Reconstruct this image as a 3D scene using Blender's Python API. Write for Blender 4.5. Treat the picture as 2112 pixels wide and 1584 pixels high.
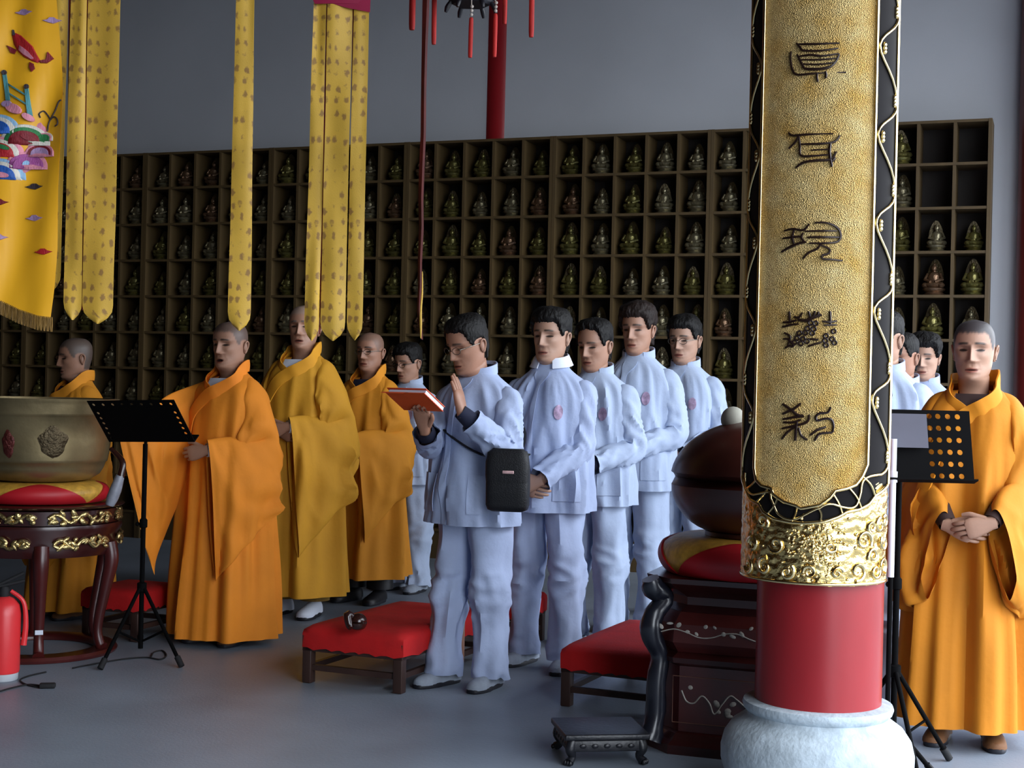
import bpy, bmesh, math, random
import numpy as np
from mathutils import Vector, Matrix, noise

for o in list(bpy.data.objects):
    bpy.data.objects.remove(o)
SC = bpy.context.scene
COL = SC.collection
rad = math.radians
PI = math.pi

# ------------------------------------------------------------------ camera
FPX = 3000.0
CAMH = 1.40
camd = bpy.data.cameras.new('camera')
camd.sensor_width = 36.0
camd.lens = 36.0 * FPX / 2112.0
camd.clip_end = 200
cam = bpy.data.objects.new('camera', camd)
COL.objects.link(cam)
CAMR = Matrix.Rotation(rad(90 + 0.15), 4, 'X') @ Matrix.Rotation(rad(1.35), 4, 'Z')
cam.matrix_world = Matrix.Translation((0, 0, CAMH)) @ CAMR
SC.camera = cam

# ------------------------------------------------------------------ light
world = bpy.data.worlds.new('overcast_sky')
SC.world = world
world.use_nodes = True
wn = world.node_tree
wn.nodes['Background'].inputs[0].default_value = (0.87, 0.94, 1.03, 1)
wn.nodes['Background'].inputs[1].default_value = 7.6
SC.view_settings.view_transform = 'Standard'
SC.view_settings.look = 'None'
SC.view_settings.gamma = 1
SC.view_settings.use_curve_mapping = False
SC.view_settings.exposure = 0.0

# hall axes: the back wall runs along HU, HN points through it away from the camera
HA = rad(-20.7)
HU = Vector((math.cos(HA), math.sin(HA), 0))
HN = Vector((-math.sin(HA), math.cos(HA), 0))
HO = Vector((3.36, 10.3, 0))            # right front foot of the niche wall
def hall(a, b, z=0.0):
    return HO + HU * a + HN * b + Vector((0, 0, z))

def portal(name, centre, normal, sx, sy):
    d = bpy.data.lights.new(name, 'AREA')
    d.shape = 'RECTANGLE'; d.size = sx; d.size_y = sy
    d.cycles.is_portal = True
    o = bpy.data.objects.new(name, d)
    COL.objects.link(o)
    o.location = centre
    o.rotation_euler = Vector(normal).to_track_quat('-Z', 'Y').to_euler()
    return o
portal('daylight_side_portal', hall(2.3, -5.7, 2.3), -HU, 12.0, 4.6)

# ------------------------------------------------------------------ helpers
def ray(px, py):
    d = CAMR.to_3x3() @ Vector(((px - 1056) / FPX, (792 - py) / FPX, -1))
    return d
def at(px, py, Y):
    d = ray(px, py)
    return Vector((0, 0, CAMH)) + d * (Y / d.y)
def floor_at(px, py, z=0.0):
    d = ray(px, py)
    return Vector((0, 0, CAMH)) + d * ((z - CAMH) / d.z)

def lin(c):
    if isinstance(c, str):
        c = [int(c[i:i + 2], 16) / 255 for i in (0, 2, 4)]
    return tuple(((x / 12.92) if x <= 0.04045 else ((x + 0.055) / 1.055) ** 2.4) for x in c)

MATS = {}
def mat(name, col, rough=0.65, metal=0.0, var=0.12, vscale=6.0, bump=0.0, bscale=60.0,
        attr=None, sheen=0.0, coat=0.0, stretch=(1, 1, 1), bvor=False, spec=0.5, col2=None):
    if name in MATS:
        return MATS[name]
    m = bpy.data.materials.new(name)
    m.use_nodes = True
    nt = m.node_tree
    b = nt.nodes['Principled BSDF']
    b.inputs['Roughness'].default_value = rough
    b.inputs['Metallic'].default_value = metal
    b.inputs['Sheen Weight'].default_value = sheen
    b.inputs['Coat Weight'].default_value = coat
    b.inputs['Coat Roughness'].default_value = 0.15
    b.inputs['Specular IOR Level'].default_value = spec
    c = lin(col)
    tc = nt.nodes.new('ShaderNodeTexCoord')
    mp = nt.nodes.new('ShaderNodeMapping')
    mp.inputs['Scale'].default_value = stretch
    nt.links.new(tc.outputs['Object'], mp.inputs[0])
    n = nt.nodes.new('ShaderNodeTexNoise')
    n.inputs['Scale'].default_value = vscale
    n.inputs['Detail'].default_value = 5
    nt.links.new(mp.outputs[0], n.inputs['Vector'])
    r = nt.nodes.new('ShaderNodeValToRGB')
    r.color_ramp.elements[0].position = 0.3
    r.color_ramp.elements[1].position = 0.7
    if attr:
        lo, hi = (1 - var,) * 3, (1 + var,) * 3
    elif col2:
        lo, hi = c, lin(col2)
    else:
        lo, hi = tuple(x * (1 - var) for x in c), tuple(min(1, x * (1 + var)) for x in c)
    r.color_ramp.elements[0].color = (*lo, 1)
    r.color_ramp.elements[1].color = (*hi, 1)
    nt.links.new(n.outputs['Fac'], r.inputs[0])
    if attr:
        a = nt.nodes.new('ShaderNodeAttribute'); a.attribute_name = attr
        mx = nt.nodes.new('ShaderNodeMix'); mx.data_type = 'RGBA'; mx.blend_type = 'MULTIPLY'
        mx.inputs[0].default_value = 1
        nt.links.new(a.outputs['Color'], mx.inputs[6]); nt.links.new(r.outputs[0], mx.inputs[7])
        nt.links.new(mx.outputs[2], b.inputs['Base Color'])
    else:
        nt.links.new(r.outputs[0], b.inputs['Base Color'])
    if bump:
        if bvor:
            k = nt.nodes.new('ShaderNodeTexVoronoi'); k.inputs['Scale'].default_value = bscale
            out = k.outputs['Distance']
        else:
            k = nt.nodes.new('ShaderNodeTexNoise'); k.inputs['Scale'].default_value = bscale
            k.inputs['Detail'].default_value = 3
            out = k.outputs['Fac']
        nt.links.new(mp.outputs[0], k.inputs['Vector'])
        bp = nt.nodes.new('ShaderNodeBump')
        bp.inputs['Strength'].default_value = bump
        bp.inputs['Distance'].default_value = 0.01
        nt.links.new(out, bp.inputs['Height'])
        nt.links.new(bp.outputs[0], b.inputs['Normal'])
    MATS[name] = m
    return m

class MB:
    """collects geometry, then links it as one mesh object"""
    def __init__(self):
        self.v = []; self.f = []; self.m = []; self.c = []
        self.col = (1, 1, 1)
    def vert(self, p, col=None):
        self.v.append((p[0], p[1], p[2])); self.c.append(col or self.col)
        return len(self.v) - 1
    def face(self, idx, m=0):
        self.f.append(tuple(idx)); self.m.append(m)
    def grid(self, rows, closed=False, cap0=False, cap1=False, m=0, cols=None):
        ids = []
        for i, r in enumerate(rows):
            ids.append([self.vert(p, cols[i][j] if cols else None) for j, p in enumerate(r)])
        for i in range(len(rows) - 1):
            a, b = ids[i], ids[i + 1]
            n = len(a)
            for j in range(n if closed else n - 1):
                k = (j + 1) % n
                self.face((a[j], a[k], b[k], b[j]), m)
        if cap0: self.face(ids[0][::-1], m)
        if cap1: self.face(ids[-1], m)
        return ids
    def box(self, c, h, rot=None, m=0, bev=0.0):
        c = Vector(c)
        if bev <= 0:
            p = []
            for sx in (-1, 1):
                for sy in (-1, 1):
                    for sz in (-1, 1):
                        q = Vector((sx * h[0], sy * h[1], sz * h[2]))
                        if rot: q = rot @ q
                        p.append(self.vert(c + q))
            for f in ((0, 1, 3, 2), (4, 6, 7, 5), (0, 4, 5, 1), (2, 3, 7, 6), (0, 2, 6, 4), (1, 5, 7, 3)):
                self.face([p[i] for i in f], m)
        else:
            b = min(bev, min(h) * 0.95)
            rows = []
            for z, e in ((-h[2], b), (-h[2] + b * .3, b * .3), (-h[2] + b, 0), (h[2] - b, 0), (h[2] - b * .3, b * .3), (h[2], b)):
                r = []
                for (sx, sy) in ((1, 1), (-1, 1), (-1, -1), (1, -1)):
                    a0 = {(1, 1): 0, (-1, 1): 90, (-1, -1): 180, (1, -1): 270}[(sx, sy)]
                    for k in range(4):
                        a = rad(a0 + k * 30)
                        rb = max(b - e * .5, b * .3)
                        q = Vector((sx * (h[0] - e - rb) + rb * math.cos(a), sy * (h[1] - e - rb) + rb * math.sin(a), z))
                        if rot: q = rot @ q
                        r.append(c + q)
                rows.append(r)
            self.grid(rows, closed=True, cap0=True, cap1=True, m=m)
    def tube(self, path, r, n=10, m=0, caps=True, samples=None, flat=None, col=None, wob=None):
        """sweep a (possibly flattened) ring along a path; r scalar or list per path point"""
        if col: old, self.col = self.col, col
        P = [Vector(p) for p in path]
        R = list(r) if hasattr(r, '__len__') else [r] * len(P)
        if samples:
            P, R = smooth_path(P, R, samples)
        rows = []
        t0 = (P[1] - P[0]).normalized()
        ref = Vector((0, 0, 1)) if abs(t0.z) < 0.9 else Vector((0, 1, 0))
        u = (ref - t0 * ref.dot(t0)).normalized()
        for i, p in enumerate(P):
            t = (P[min(i + 1, len(P) - 1)] - P[max(i - 1, 0)])
            if t.length < 1e-9: t = t0.copy()
            t.normalize()
            u = (u - t * u.dot(t))
            if u.length < 1e-6: u = t.orthogonal()
            u.normalize()
            w = t.cross(u)
            fl = flat if flat else 1.0
            row = []
            for j in range(n):
                a = 2 * PI * j / n
                d = u * math.cos(a) * fl + w * math.sin(a)
                k = R[i]
                if wob: k += wob(i / max(1, len(P) - 1), a, p)
                row.append(p + d * k)
            rows.append(row)
        self.grid(rows, closed=True, cap0=caps, cap1=caps, m=m)
        if col: self.col = old
    def lathe(self, prof, c=(0, 0, 0), n=32, m=0, rfun=None, cap0=True, cap1=True, ax=None):
        rows = []
        c = Vector(c)
        for i, (r, z) in enumerate(prof):
            row = []
            for j in range(n):
                a = 2 * PI * j / n
                k = r * (rfun(a, z) if rfun else 1)
                q = Vector((k * math.cos(a), k * math.sin(a), z))
                if ax: q = ax @ q
                row.append(c + q)
            rows.append(row)
        self.grid(rows, closed=True, cap0=cap0, cap1=cap1, m=m)
    def ball(self, c, r, n=12, m=0, rot=None, col=None):
        if col: old, self.col = self.col, col
        R = r if hasattr(r, '__len__') else (r, r, r)
        c = Vector(c); rows = []
        k = max(5, n // 2 + 1)
        for i in range(k):
            a = PI * (i + 0.02) / (k - 1 + 0.04)
            row = []
            for j in range(n):
                b = 2 * PI * j / n
                q = Vector((R[0] * math.sin(a) * math.cos(b), R[1] * math.sin(a) * math.sin(b), R[2] * math.cos(a)))
                if rot: q = rot @ q
                row.append(c + q)
            rows.append(row)
        self.grid(rows, closed=True, cap0=True, cap1=True, m=m)
        if col: self.col = old
    def prism(self, poly, d, m=0):
        """poly: list of 3D points (planar), extruded by vector d"""
        d = Vector(d)
        a = [self.vert(Vector(p)) for p in poly]
        b = [self.vert(Vector(p) + d) for p in poly]
        self.face(a[::-1], m); self.face(b, m)
        for i in range(len(a)):
            k = (i + 1) % len(a)
            self.face((a[i], a[k], b[k], b[i]), m)
    def build(self, name, mats, parent=None, smooth=True, attr=False, normals=True):
        me = bpy.data.meshes.new(name)
        me.from_pydata(self.v, [], self.f)
        if not isinstance(mats, (list, tuple)): mats = [mats]
        for k in mats: me.materials.append(k)
        me.polygons.foreach_set('material_index', self.m)
        me.polygons.foreach_set('use_smooth', [smooth] * len(self.f))
        if attr:
            ca = me.color_attributes.new('Col', 'FLOAT_COLOR', 'POINT')
            ca.data.foreach_set('color', [x for c in self.c for x in (c[0], c[1], c[2], 1.0)])
        if normals:
            bm = bmesh.new(); bm.from_mesh(me)
            bmesh.ops.recalc_face_normals(bm, faces=bm.faces)
            bm.to_mesh(me); bm.free()
        if smooth:
            me.update()
            try: me.set_sharp_from_angle(angle=rad(52))
            except Exception: pass
        o = bpy.data.objects.new(name, me)
        COL.objects.link(o)
        if parent: o.parent = parent
        return o

def smooth_path(P, R, n):
    """Catmull-Rom resampling of points and radii"""
    P = [Vector(p) for p in P]
    out, rr = [], []
    L = len(P) - 1
    for i in range(n):
        t = i / (n - 1) * L
        k = min(int(t), L - 1); s = t - k
        p0, p1, p2, p3 = P[max(k - 1, 0)], P[k], P[k + 1], P[min(k + 2, L)]
        out.append(0.5 * ((2 * p1) + (p2 - p0) * s + (2 * p0 - 5 * p1 + 4 * p2 - p3) * s * s + (3 * p1 - p0 - 3 * p2 + p3) * s ** 3))
        rr.append(R[k] * (1 - s) + R[k + 1] * s)
    return out, rr

def crt(keys, rows, t):
    """monotone-ish cubic interpolation of table rows at key value t"""
    n = len(keys)
    if t <= keys[0]: return list(rows[0])
    if t >= keys[-1]: return list(rows[-1])
    k = 0
    while keys[k + 1] < t: k += 1
    h = keys[k + 1] - keys[k]; s = (t - keys[k]) / h
    res = []
    for c in range(len(rows[0])):
        d = (rows[k + 1][c] - rows[k][c]) / h
        dm = (rows[k][c] - rows[k - 1][c]) / (keys[k] - keys[k - 1]) if k > 0 else d
        dp = (rows[k + 2][c] - rows[k + 1][c]) / (keys[k + 2] - keys[k + 1]) if k + 2 < n else d
        m0 = 0 if dm * d <= 0 else (dm + d) / 2
        m1 = 0 if dp * d <= 0 else (dp + d) / 2
        res.append((2 * s ** 3 - 3 * s * s + 1) * rows[k][c] + (s ** 3 - 2 * s * s + s) * h * m0 + (-2 * s ** 3 + 3 * s * s) * rows[k + 1][c] + (s ** 3 - s * s) * h * m1)
    return res

def sstep(a, b, x):
    if a == b: return 1.0 if x >= a else 0.0
    t = max(0.0, min(1.0, (x - a) / (b - a)))
    return t * t * (3 - 2 * t)
def nz(x, y, z): return noise.noise(Vector((x, y, z)))
def ridge(x, y, z): return 1 - 2.2 * abs(noise.noise(Vector((x, y, z))))

def tag(o, label=None, cat=None, group=None, kind=None):
    if label: o['label'] = label
    if cat: o['category'] = cat
    if group: o['group'] = group
    if kind: o['kind'] = kind
    return o
def empty(name, loc, rz=0.0, label=None, cat=None, group=None, scale=1.0):
    o = bpy.data.objects.new(name, None)
    COL.objects.link(o)
    o.empty_display_size = 0.1
    o.location = loc; o.rotation_euler = (0, 0, rz); o.scale = (scale,) * 3
    return tag(o, label, cat, group)
def children(o): return [c for c in bpy.data.objects if c.parent == o]
def copy_tree(o, parent=None, kids=None):
    c = o.copy(); COL.objects.link(c)
    if parent: c.parent = parent
    for ch in children(o): copy_tree(ch, c)
    return c
# ------------------------------------------------------------------ setting
M_floor = mat('stone_floor', '858f9c', 0.42, var=0.26, vscale=0.9, bump=0.12, bscale=90, spec=0.35)
M_wall = mat('plaster', 'b0b3b9', 0.9, var=0.07, vscale=0.9, bump=0.05, bscale=50)
M_ceil = mat('ceiling_wood', '4a3a30', 0.8, var=0.2, vscale=3)
M_dwall = mat('dark_wood_wall', '4a3428', 0.8, var=0.15, vscale=3)
M_redpaint = mat('red_column_paint', '8e1a20', 0.34, var=0.12, vscale=5, bump=0.06, bscale=14, stretch=(1, 1, .4))
M_darkred = mat('dark_red_column_paint', '6d1218', 0.4, var=0.12, vscale=4)
M_stone = mat('drum_stone', 'a9b6bf', 0.8, var=0.2, vscale=16, bump=0.35, bscale=55)
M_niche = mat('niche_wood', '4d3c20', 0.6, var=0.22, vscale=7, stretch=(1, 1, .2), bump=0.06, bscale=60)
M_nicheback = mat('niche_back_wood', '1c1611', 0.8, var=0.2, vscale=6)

def struct(name, c, h, m, rot=HA):
    b = MB(); b.box((0, 0, 0), h)
    o = b.build(name, m, smooth=False)
    o.location = c; o.rotation_euler = (0, 0, rot)
    return tag(o, kind='structure')
struct('floor', hall(-6.0, -6.9, -0.05), (8.55, 7.8, 0.05), M_floor)
struct('outdoor_ground', hall(17.6, -6.9, -0.10), (15.0, 25.0, 0.05), mat('outdoor_paving', '66696b', 0.85, var=0.2, vscale=1.5))  # unseen ground outside, added as a darker piece to curb bounced light
struct('wall_back', hall(-6.0, 0.42, 2.8), (8.4, 0.10, 2.8), M_wall)
struct('wall_left', hall(-14.4, -7.0, 2.8), (0.1, 7.5, 2.8), M_dwall)
struct('wall_front', hall(-6.0, -14.5, 2.8), (8.4, 0.1, 2.8), M_dwall)
struct('ceiling', hall(-6.0, -7.0, 5.55), (8.5, 7.6, 0.1), M_ceil)
struct('wall_right', hall(2.4, -13.15, 2.8), (0.1, 1.45, 2.8), M_dwall)
struct('trim_1', hall(2.4, -5.7, 5.03), (0.1, 6.0, 0.43), M_darkred)

def plane_a(px, py, b):
    d = ray(px, py); C = Vector((0, 0, CAMH))
    t = (b - (C - HO).dot(HN)) / d.dot(HN)
    p = C + d * t
    return (p - HO).dot(HU), p.z

# engaged red column on the back wall and red column at the right end
aL, _ = plane_a(996, 150, 0.42); aR, _ = plane_a(1071, 150, 0.42)
b = MB(); rr = (aR - aL) / 2
b.lathe([(rr, 0), (rr, 5.5)], n=32)
o = b.build('red_column', M_redpaint); o.location = hall((aL + aR) / 2, 0.46, 0)
tag(o, 'slim dark red round column half sunk in the back wall behind the lantern', 'column')
aE, _ = plane_a(2099, 400, 0.27)
b = MB(); b.lathe([(0.21, 0), (0.21, 5.5)], n=32)
o = b.build('red_column', M_darkred); o.location = hall(aE + 0.21, 0.27, 0)
tag(o, 'dark red round column at the right edge of the picture', 'column')
# columns of the open side, out of frame, between which the daylight enters
for k, bb in enumerate((-3.0, -8.0)):
    b = MB(); b.lathe([(0.14, 0), (0.14, 4.6)], n=24)
    o = b.build('red_column', M_darkred); o.location = hall(2.4, bb, 0)
    tag(o, ['red column of the open side nearest the niche wall', 'red column of the open side farthest from the niche wall'][k], 'column')

# ------------------------------------------------------------------ niche wall
NW, NP, NTOP, NROWS = 0.2533, 0.316, 3.40, 10
NDEP = 0.29
_, NTOP = plane_a(2046, 243, 0.0)
units = [3, 5, 5, 5, 5, 5, 5, 4]
posn = ['rightmost, three niches wide, beside the pale wall', 'second from the right, behind the golden board',
        'third from the right, behind the three rear men in blue', 'fourth from the right, under the red wall column',
        'fifth from the right, behind the three-tailed yellow banner', 'sixth from the right, behind the single yellow streamer',
        'seventh from the right, behind the two left monks', 'leftmost, in the dark behind the embroidered banner']
def nice_box(c, h): 
    bb = MB(); bb.box(c, h); return bb
x0 = 0.0
for k, nc in enumerate(units):
    W = nc * NW
    root = empty('niche_cabinet', hall(x0, 0, 0), HA, 'tall wooden niche cabinet, ' + posn[k], 'cabinet', 'niche cabinets along the back wall')
    zb = NTOP - NROWS * NP
    for xx in (-0.0135, -W + 0.0135):
        nice_box((xx, NDEP / 2, NTOP / 2), (0.0125, NDEP / 2, NTOP / 2)).build('side_panel', M_niche, root, smooth=False)
    dv = nice_box((0, NDEP / 2 + 0.004, (NTOP + zb) / 2), (0.011, NDEP / 2 - 0.004, (NTOP - zb) / 2 - 0.012)).build('divider', M_niche, root, smooth=False)
    dv.location = (-NW, 0, 0)
    for i in range(2, nc):
        d = dv.copy(); COL.objects.link(d); d.parent = root; d.location = (-NW * i, 0, 0)
    sh = nice_box((-W / 2, NDEP / 2 + 0.002, 0), (W / 2 - 0.027, NDEP / 2 - 0.002, 0.010)).build('shelf_board', M_niche, root, smooth=False)
    sh.location = (0, 0, NTOP - 0.011)
    for r in range(1, NROWS + 1):
        d = sh.copy(); COL.objects.link(d); d.parent = root; d.location = (0, 0, NTOP - NP * r)
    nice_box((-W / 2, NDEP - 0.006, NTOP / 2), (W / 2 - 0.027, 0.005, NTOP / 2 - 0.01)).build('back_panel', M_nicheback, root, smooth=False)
    nice_box((-W / 2, 0.03, zb / 2 - 0.005), (W / 2 - 0.027, 0.012, zb / 2 - 0.006)).build('plinth', M_niche, root, smooth=False)
    x0 -= W
NCOLS = sum(units)

# statuettes
GV = [mat('gilt_pale', '847c62', 0.3, 0.7, var=0.25, vscale=30, bump=0.5, bscale=70),
      mat('gilt_olive', '6f693c', 0.3, 0.7, var=0.25, vscale=30, bump=0.5, bscale=70),
      mat('gilt_rose', '765c46', 0.3, 0.7, var=0.25, vscale=30, bump=0.5, bscale=70)]
M_halo = mat('dark_gilt_halo', '4a4028', 0.35, 0.6, var=0.3, vscale=40, bump=0.6, bscale=90)
protos = []
for vi, gm in enumerate(GV):
    b = MB()
    b.ball((0, -0.008, 0.062), (0.060, 0.046, 0.022), n=12)                # crossed legs
    b.ball((-0.045, -0.02, 0.060), (0.024, 0.03, 0.018), n=8); b.ball((0.045, -0.02, 0.060), (0.024, 0.03, 0.018), n=8)
    b.lathe([(0.040, 0.065), (0.035, 0.09), (0.036, 0.115), (0.030, 0.132), (0.012, 0.142), (0.011, 0.15)], n=10)
    b.ball((0, -0.002, 0.163), (0.017, 0.018, 0.021), n=10)                # head
    b.ball((0, 0, 0.184), (0.009, 0.009, 0.009), n=8)
    b.tube([(-0.034, 0, 0.128), (-0.05, -0.012, 0.095), (-0.012, -0.04, 0.08)], [0.012, 0.011, 0.009], n=6)
    b.tube([(0.034, 0, 0.128), (0.05, -0.012, 0.095), (0.012, -0.04, 0.08)], [0.012, 0.011, 0.009], n=6)
    fig = b.build('buddha_statuette', gm)
    b = MB()
    pet = lambda a, z: 1 + 0.10 * abs(math.cos(4 * a))
    b.lathe([(0.052, 0.0), (0.058, 0.008), (0.045, 0.018), (0.060, 0.030), (0.064, 0.040), (0.050, 0.046)], n=16, rfun=pet)
    b.build('lotus_base', gm, fig)
    b = MB()
    poly = []
    for i in range(17):
        a = -PI / 2 + PI * i / 16
        poly.append(Vector((0.050 * math.cos(a) * (1 - 0.25 * max(0, math.sin(a))) if i not in (0,) else 0.04, 0, 0.115 + (0.07 if a < 0 else 0.105) * math.sin(a))))
    full = poly + [Vector((-p.x, 0, p.z)) for p in poly[::-1]][1:-1]
    b.prism([p + Vector((0, 0.030, 0)) for p in full], (0, 0.010, 0))
    b.build('halo', M_halo, fig, smooth=False)
    protos.append(fig)
rnd = random.Random(7)
ones = ['', 'first', 'second', 'third', 'fourth', 'fifth', 'sixth', 'seventh', 'eighth', 'ninth', 'tenth', 'eleventh', 'twelfth', 'thirteenth', 'fourteenth', 'fifteenth', 'sixteenth', 'seventeenth', 'eighteenth', 'nineteenth']
def ordw(n):
    if n < 20: return ones[n]
    return {20: 'twentieth', 30: 'thirtieth'}.get(n) or ({2: 'twenty-', 3: 'thirty-'}[n // 10] + ones[n % 10])
rown = ['top row', 'second row down', 'third row down', 'fourth row down', 'fifth row down', 'sixth row down', 'seventh row down']
used = [False] * 3
for r in range(7):
    for c in range(NCOLS):
        if (r < 2 and c < 2): continue
        vi = rnd.choice([0, 0, 1, 1, 2])
        if not used[vi]:
            o = protos[vi]; used[vi] = True
        else:
            o = copy_tree(protos[vi])
        sc = rnd.uniform(0.98, 1.22)
        o.location = hall(-(c + 0.5) * NW + rnd.uniform(-.015, .015), 0.10 + rnd.uniform(-.02, .02), NTOP - NP * (r + 1) + 0.0105)
        o.rotation_euler = (0, 0, HA + rnd.uniform(-.25, .25)); o.scale = (sc, sc, sc)
        tag(o, '%s seated Buddha statuette in the %s, %s niche from the right end' % (['pale gilt', 'olive gilt', 'rosy gilt'][vi], rown[r], ordw(c + 1)), 'statue', 'gilt Buddha statuettes in the niches')

# ------------------------------------------------------------------ front pillar
YP = 5.10
pp = at(1686, 1450, YP)
PX = pp.x
pil = empty('temple_pillar', (PX, YP, 0), 0, 'thick round red pillar on a pale stone drum, front right', 'pillar')
b = MB(); b.lathe([(0.218, 0.30), (0.218, 5.5)], n=64)
b.build('shaft', M_redpaint, pil)
b = MB()
prof = [(0.27, 0.0), (0.285, 0.02), (0.315, 0.06), (0.332, 0.12), (0.333, 0.16), (0.322, 0.205), (0.295, 0.245), (0.262, 0.268),
        (0.247, 0.278), (0.244, 0.29), (0.255, 0.300), (0.260, 0.315), (0.256, 0.328), (0.222, 0.334)]
b.lathe(prof, n=64)
b.build('stone_drum', M_stone, pil)

# golden couplet board bent round the pillar
BR = 0.246
BX, BY = PX - 0.030, YP - 0.012
M_gold = mat('gold_hammered', 'd9c189', 0.5, 1.0, var=0.22, vscale=12, bump=0.9, bscale=290, bvor=True, col2='c9a25a')
M_goldp = mat('gold_polished', 'e6cf98', 0.2, 1.0, var=0.1, vscale=14)
M_goldr = mat('gold_repousse', 'd9bd7c', 0.24, 1.0, var=0.15, vscale=20, bump=0.6, bscale=45)
M_black = mat('black_lacquer', '0d0a0c', 0.75, var=0.1, spec=0.15)
M_ink = mat('character_black', '241411', 0.32, 0.25, var=0.1)
def cylp(px, py, R):
    d = ray(px, py); C = Vector((0, 0, CAMH))
    ox, oy = C.x - BX, C.y - BY
    A = d.x ** 2 + d.y ** 2; B = 2 * (ox * d.x + oy * d.y); Cc = ox * ox + oy * oy - R * R
    D = max(B * B - 4 * A * Cc, 0)
    t = (-B - math.sqrt(D)) / (2 * A)
    return C + d * t
def cang(p): return math.atan2(p.x - BX, -(p.y - BY))      # 0 = towards the camera, + = right
def cpt(a, z, R): return Vector((BX + R * math.sin(a), BY - R * math.cos(a), z))
A0, A1 = rad(-98), rad(70)
ZB = cylp(1671, 1208, BR).z
ZT = 3.35
board = empty('couplet_board', (BX, BY, ZB), 0, 'curved golden couplet board with five black seal-script characters on the red pillar', 'sign board')
def bchild(bm_, name, m, **k):
    o = bm_.build(name, m, board, **k)
    o.location = (-BX, -BY, -ZB)
    return o
def sheet(R0, R1, a0, a1, z0, z1, na, nzv, wav=None):
    bm_ = MB(); rows = []
    for j in range(nzv + 1):
        z = z0 + (z1 - z0) * j / nzv
        row = []
        for i in range(na + 1):
            a = a0 + (a1 - a0) * i / na
            row.append(cpt(a, z, R1 + (wav(a, z) if wav else 0)))
        for i in range(na, -1, -1):
            row.append(cpt(a0 + (a1 - a0) * i / na, z, R0))
        rows.append(row)
    bm_.grid(rows, closed=True, cap0=True, cap1=True)
    return bm_
bchild(sheet(BR - 0.010, BR - 0.004, A0, A1, ZB, ZT, 56, 2), 'backing', M_goldp)
bm_ = MB()
for z in (ZB + 0.006,):
    bm_.tube([cpt(A0 + (A1 - A0) * i / 60, z, BR + 0.003) for i in range(61)], 0.006, n=8)
bchild(bm_, 'bottom_rim', M_goldp)
# relief scrolls
rs = random.Random(3)
def scroll(a, z, r, turns, ph, sgn):
    pts, rd = [], []
    for i in range(22):
        t = i / 21
        q = r * (1 - 0.82 * t)
        an = ph + sgn * turns * 2 * PI * t
        pts.append(cpt(a + q * math.cos(an) / BR, z + q * math.sin(an), BR + 0.004)); rd.append(0.0085 * (1 - .4 * t))
    return pts, rd
spots = [(-1.25, .045, .03), (-1.15, .12, .028), (-.95, .2, .024), (-.9, .05, .032), (-.72, .13, .03), (-.55, .04, .026), (-.25, .045, .022),
         (.02, .13, .02), (.12, .045, .022), (.42, .05, .034), (.52, .15, .036), (.70, .10, .026), (.78, .045, .028), (.86, .20, .026), (.98, .06, .03), (1.0, .14, .028), (1.02, .21, .024), (.66, .195, .022)]
for (a, z, r) in spots:
    bm_ = MB(); pts, rd = scroll(a, ZB + z, r, rs.uniform(1.0, 1.5), rs.uniform(0, 6.28), rs.choice([-1, 1]))
    bm_.tube(pts, rd, n=7); bchild(bm_, 'relief_scroll', M_goldp)
bm_ = MB()
for i in range(150):
    a = rs.gauss(-0.15, 0.22); z = ZB + 0.125 + rs.gauss(0, 0.042)
    bm_.ball(cpt(a, z, BR + 0.003), rs.uniform(.004, .007), n=6)
tag(bchild(bm_, 'relief_beads', M_goldp), kind='stuff')

# black band: inner outline (panel edge) and outer outline, traced along the board
innerL = cang(cylp(1571, 400, BR)); innerR = cang(cylp(1800, 400, BR))
outerL = rad(-96); outerR = rad(68)
def anz(px, py, R=BR):
    p = cylp(px, py, R); return (cang(p), p.z)
ib = [anz(*q) for q in ((1556, 965), (1562, 990), (1573, 1002), (1592, 1007), (1597, 1020), (1618, 1035), (1643, 1043), (1652, 1049), (1690, 1042), (1712, 1026),
                        (1722, 1012), (1744, 1008), (1764, 1000), (1777, 982), (1784, 958))]
ob = [anz(*q) for q in ((1536, 985), (1541, 1010), (1550, 1030), (1568, 1040), (1576, 1056), (1598, 1070), (1630, 1077), (1660, 1079), (1700, 1076), (1728, 1066),
                        (1745, 1056), (1770, 1051), (1790, 1040), (1803, 1022), (1808, 1000))]
inner = [(innerL, ZT)] + [(innerL, ZT + (ib[0][1] - ZT) * t) for t in (.25, .5, .75)] + [(innerL, ib[0][1])] + ib[1:-1] + [(innerR, ib[-1][1])] + [(innerR, ZT + (ib[-1][1] - ZT) * t) for t in (.75, .5, .25)] + [(innerR, ZT)]
outer = [(outerL, ZT)] + [(outerL, ZT + (ob[0][1] - ZT) * t) for t in (.25, .5, .75)] + [(outerL, ob[0][1])] + ob[1:-1] + [(outerR, ob[-1][1])] + [(outerR, ZT + (ob[-1][1] - ZT) * t) for t in (.75, .5, .25)] + [(outerR, ZT)]
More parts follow.
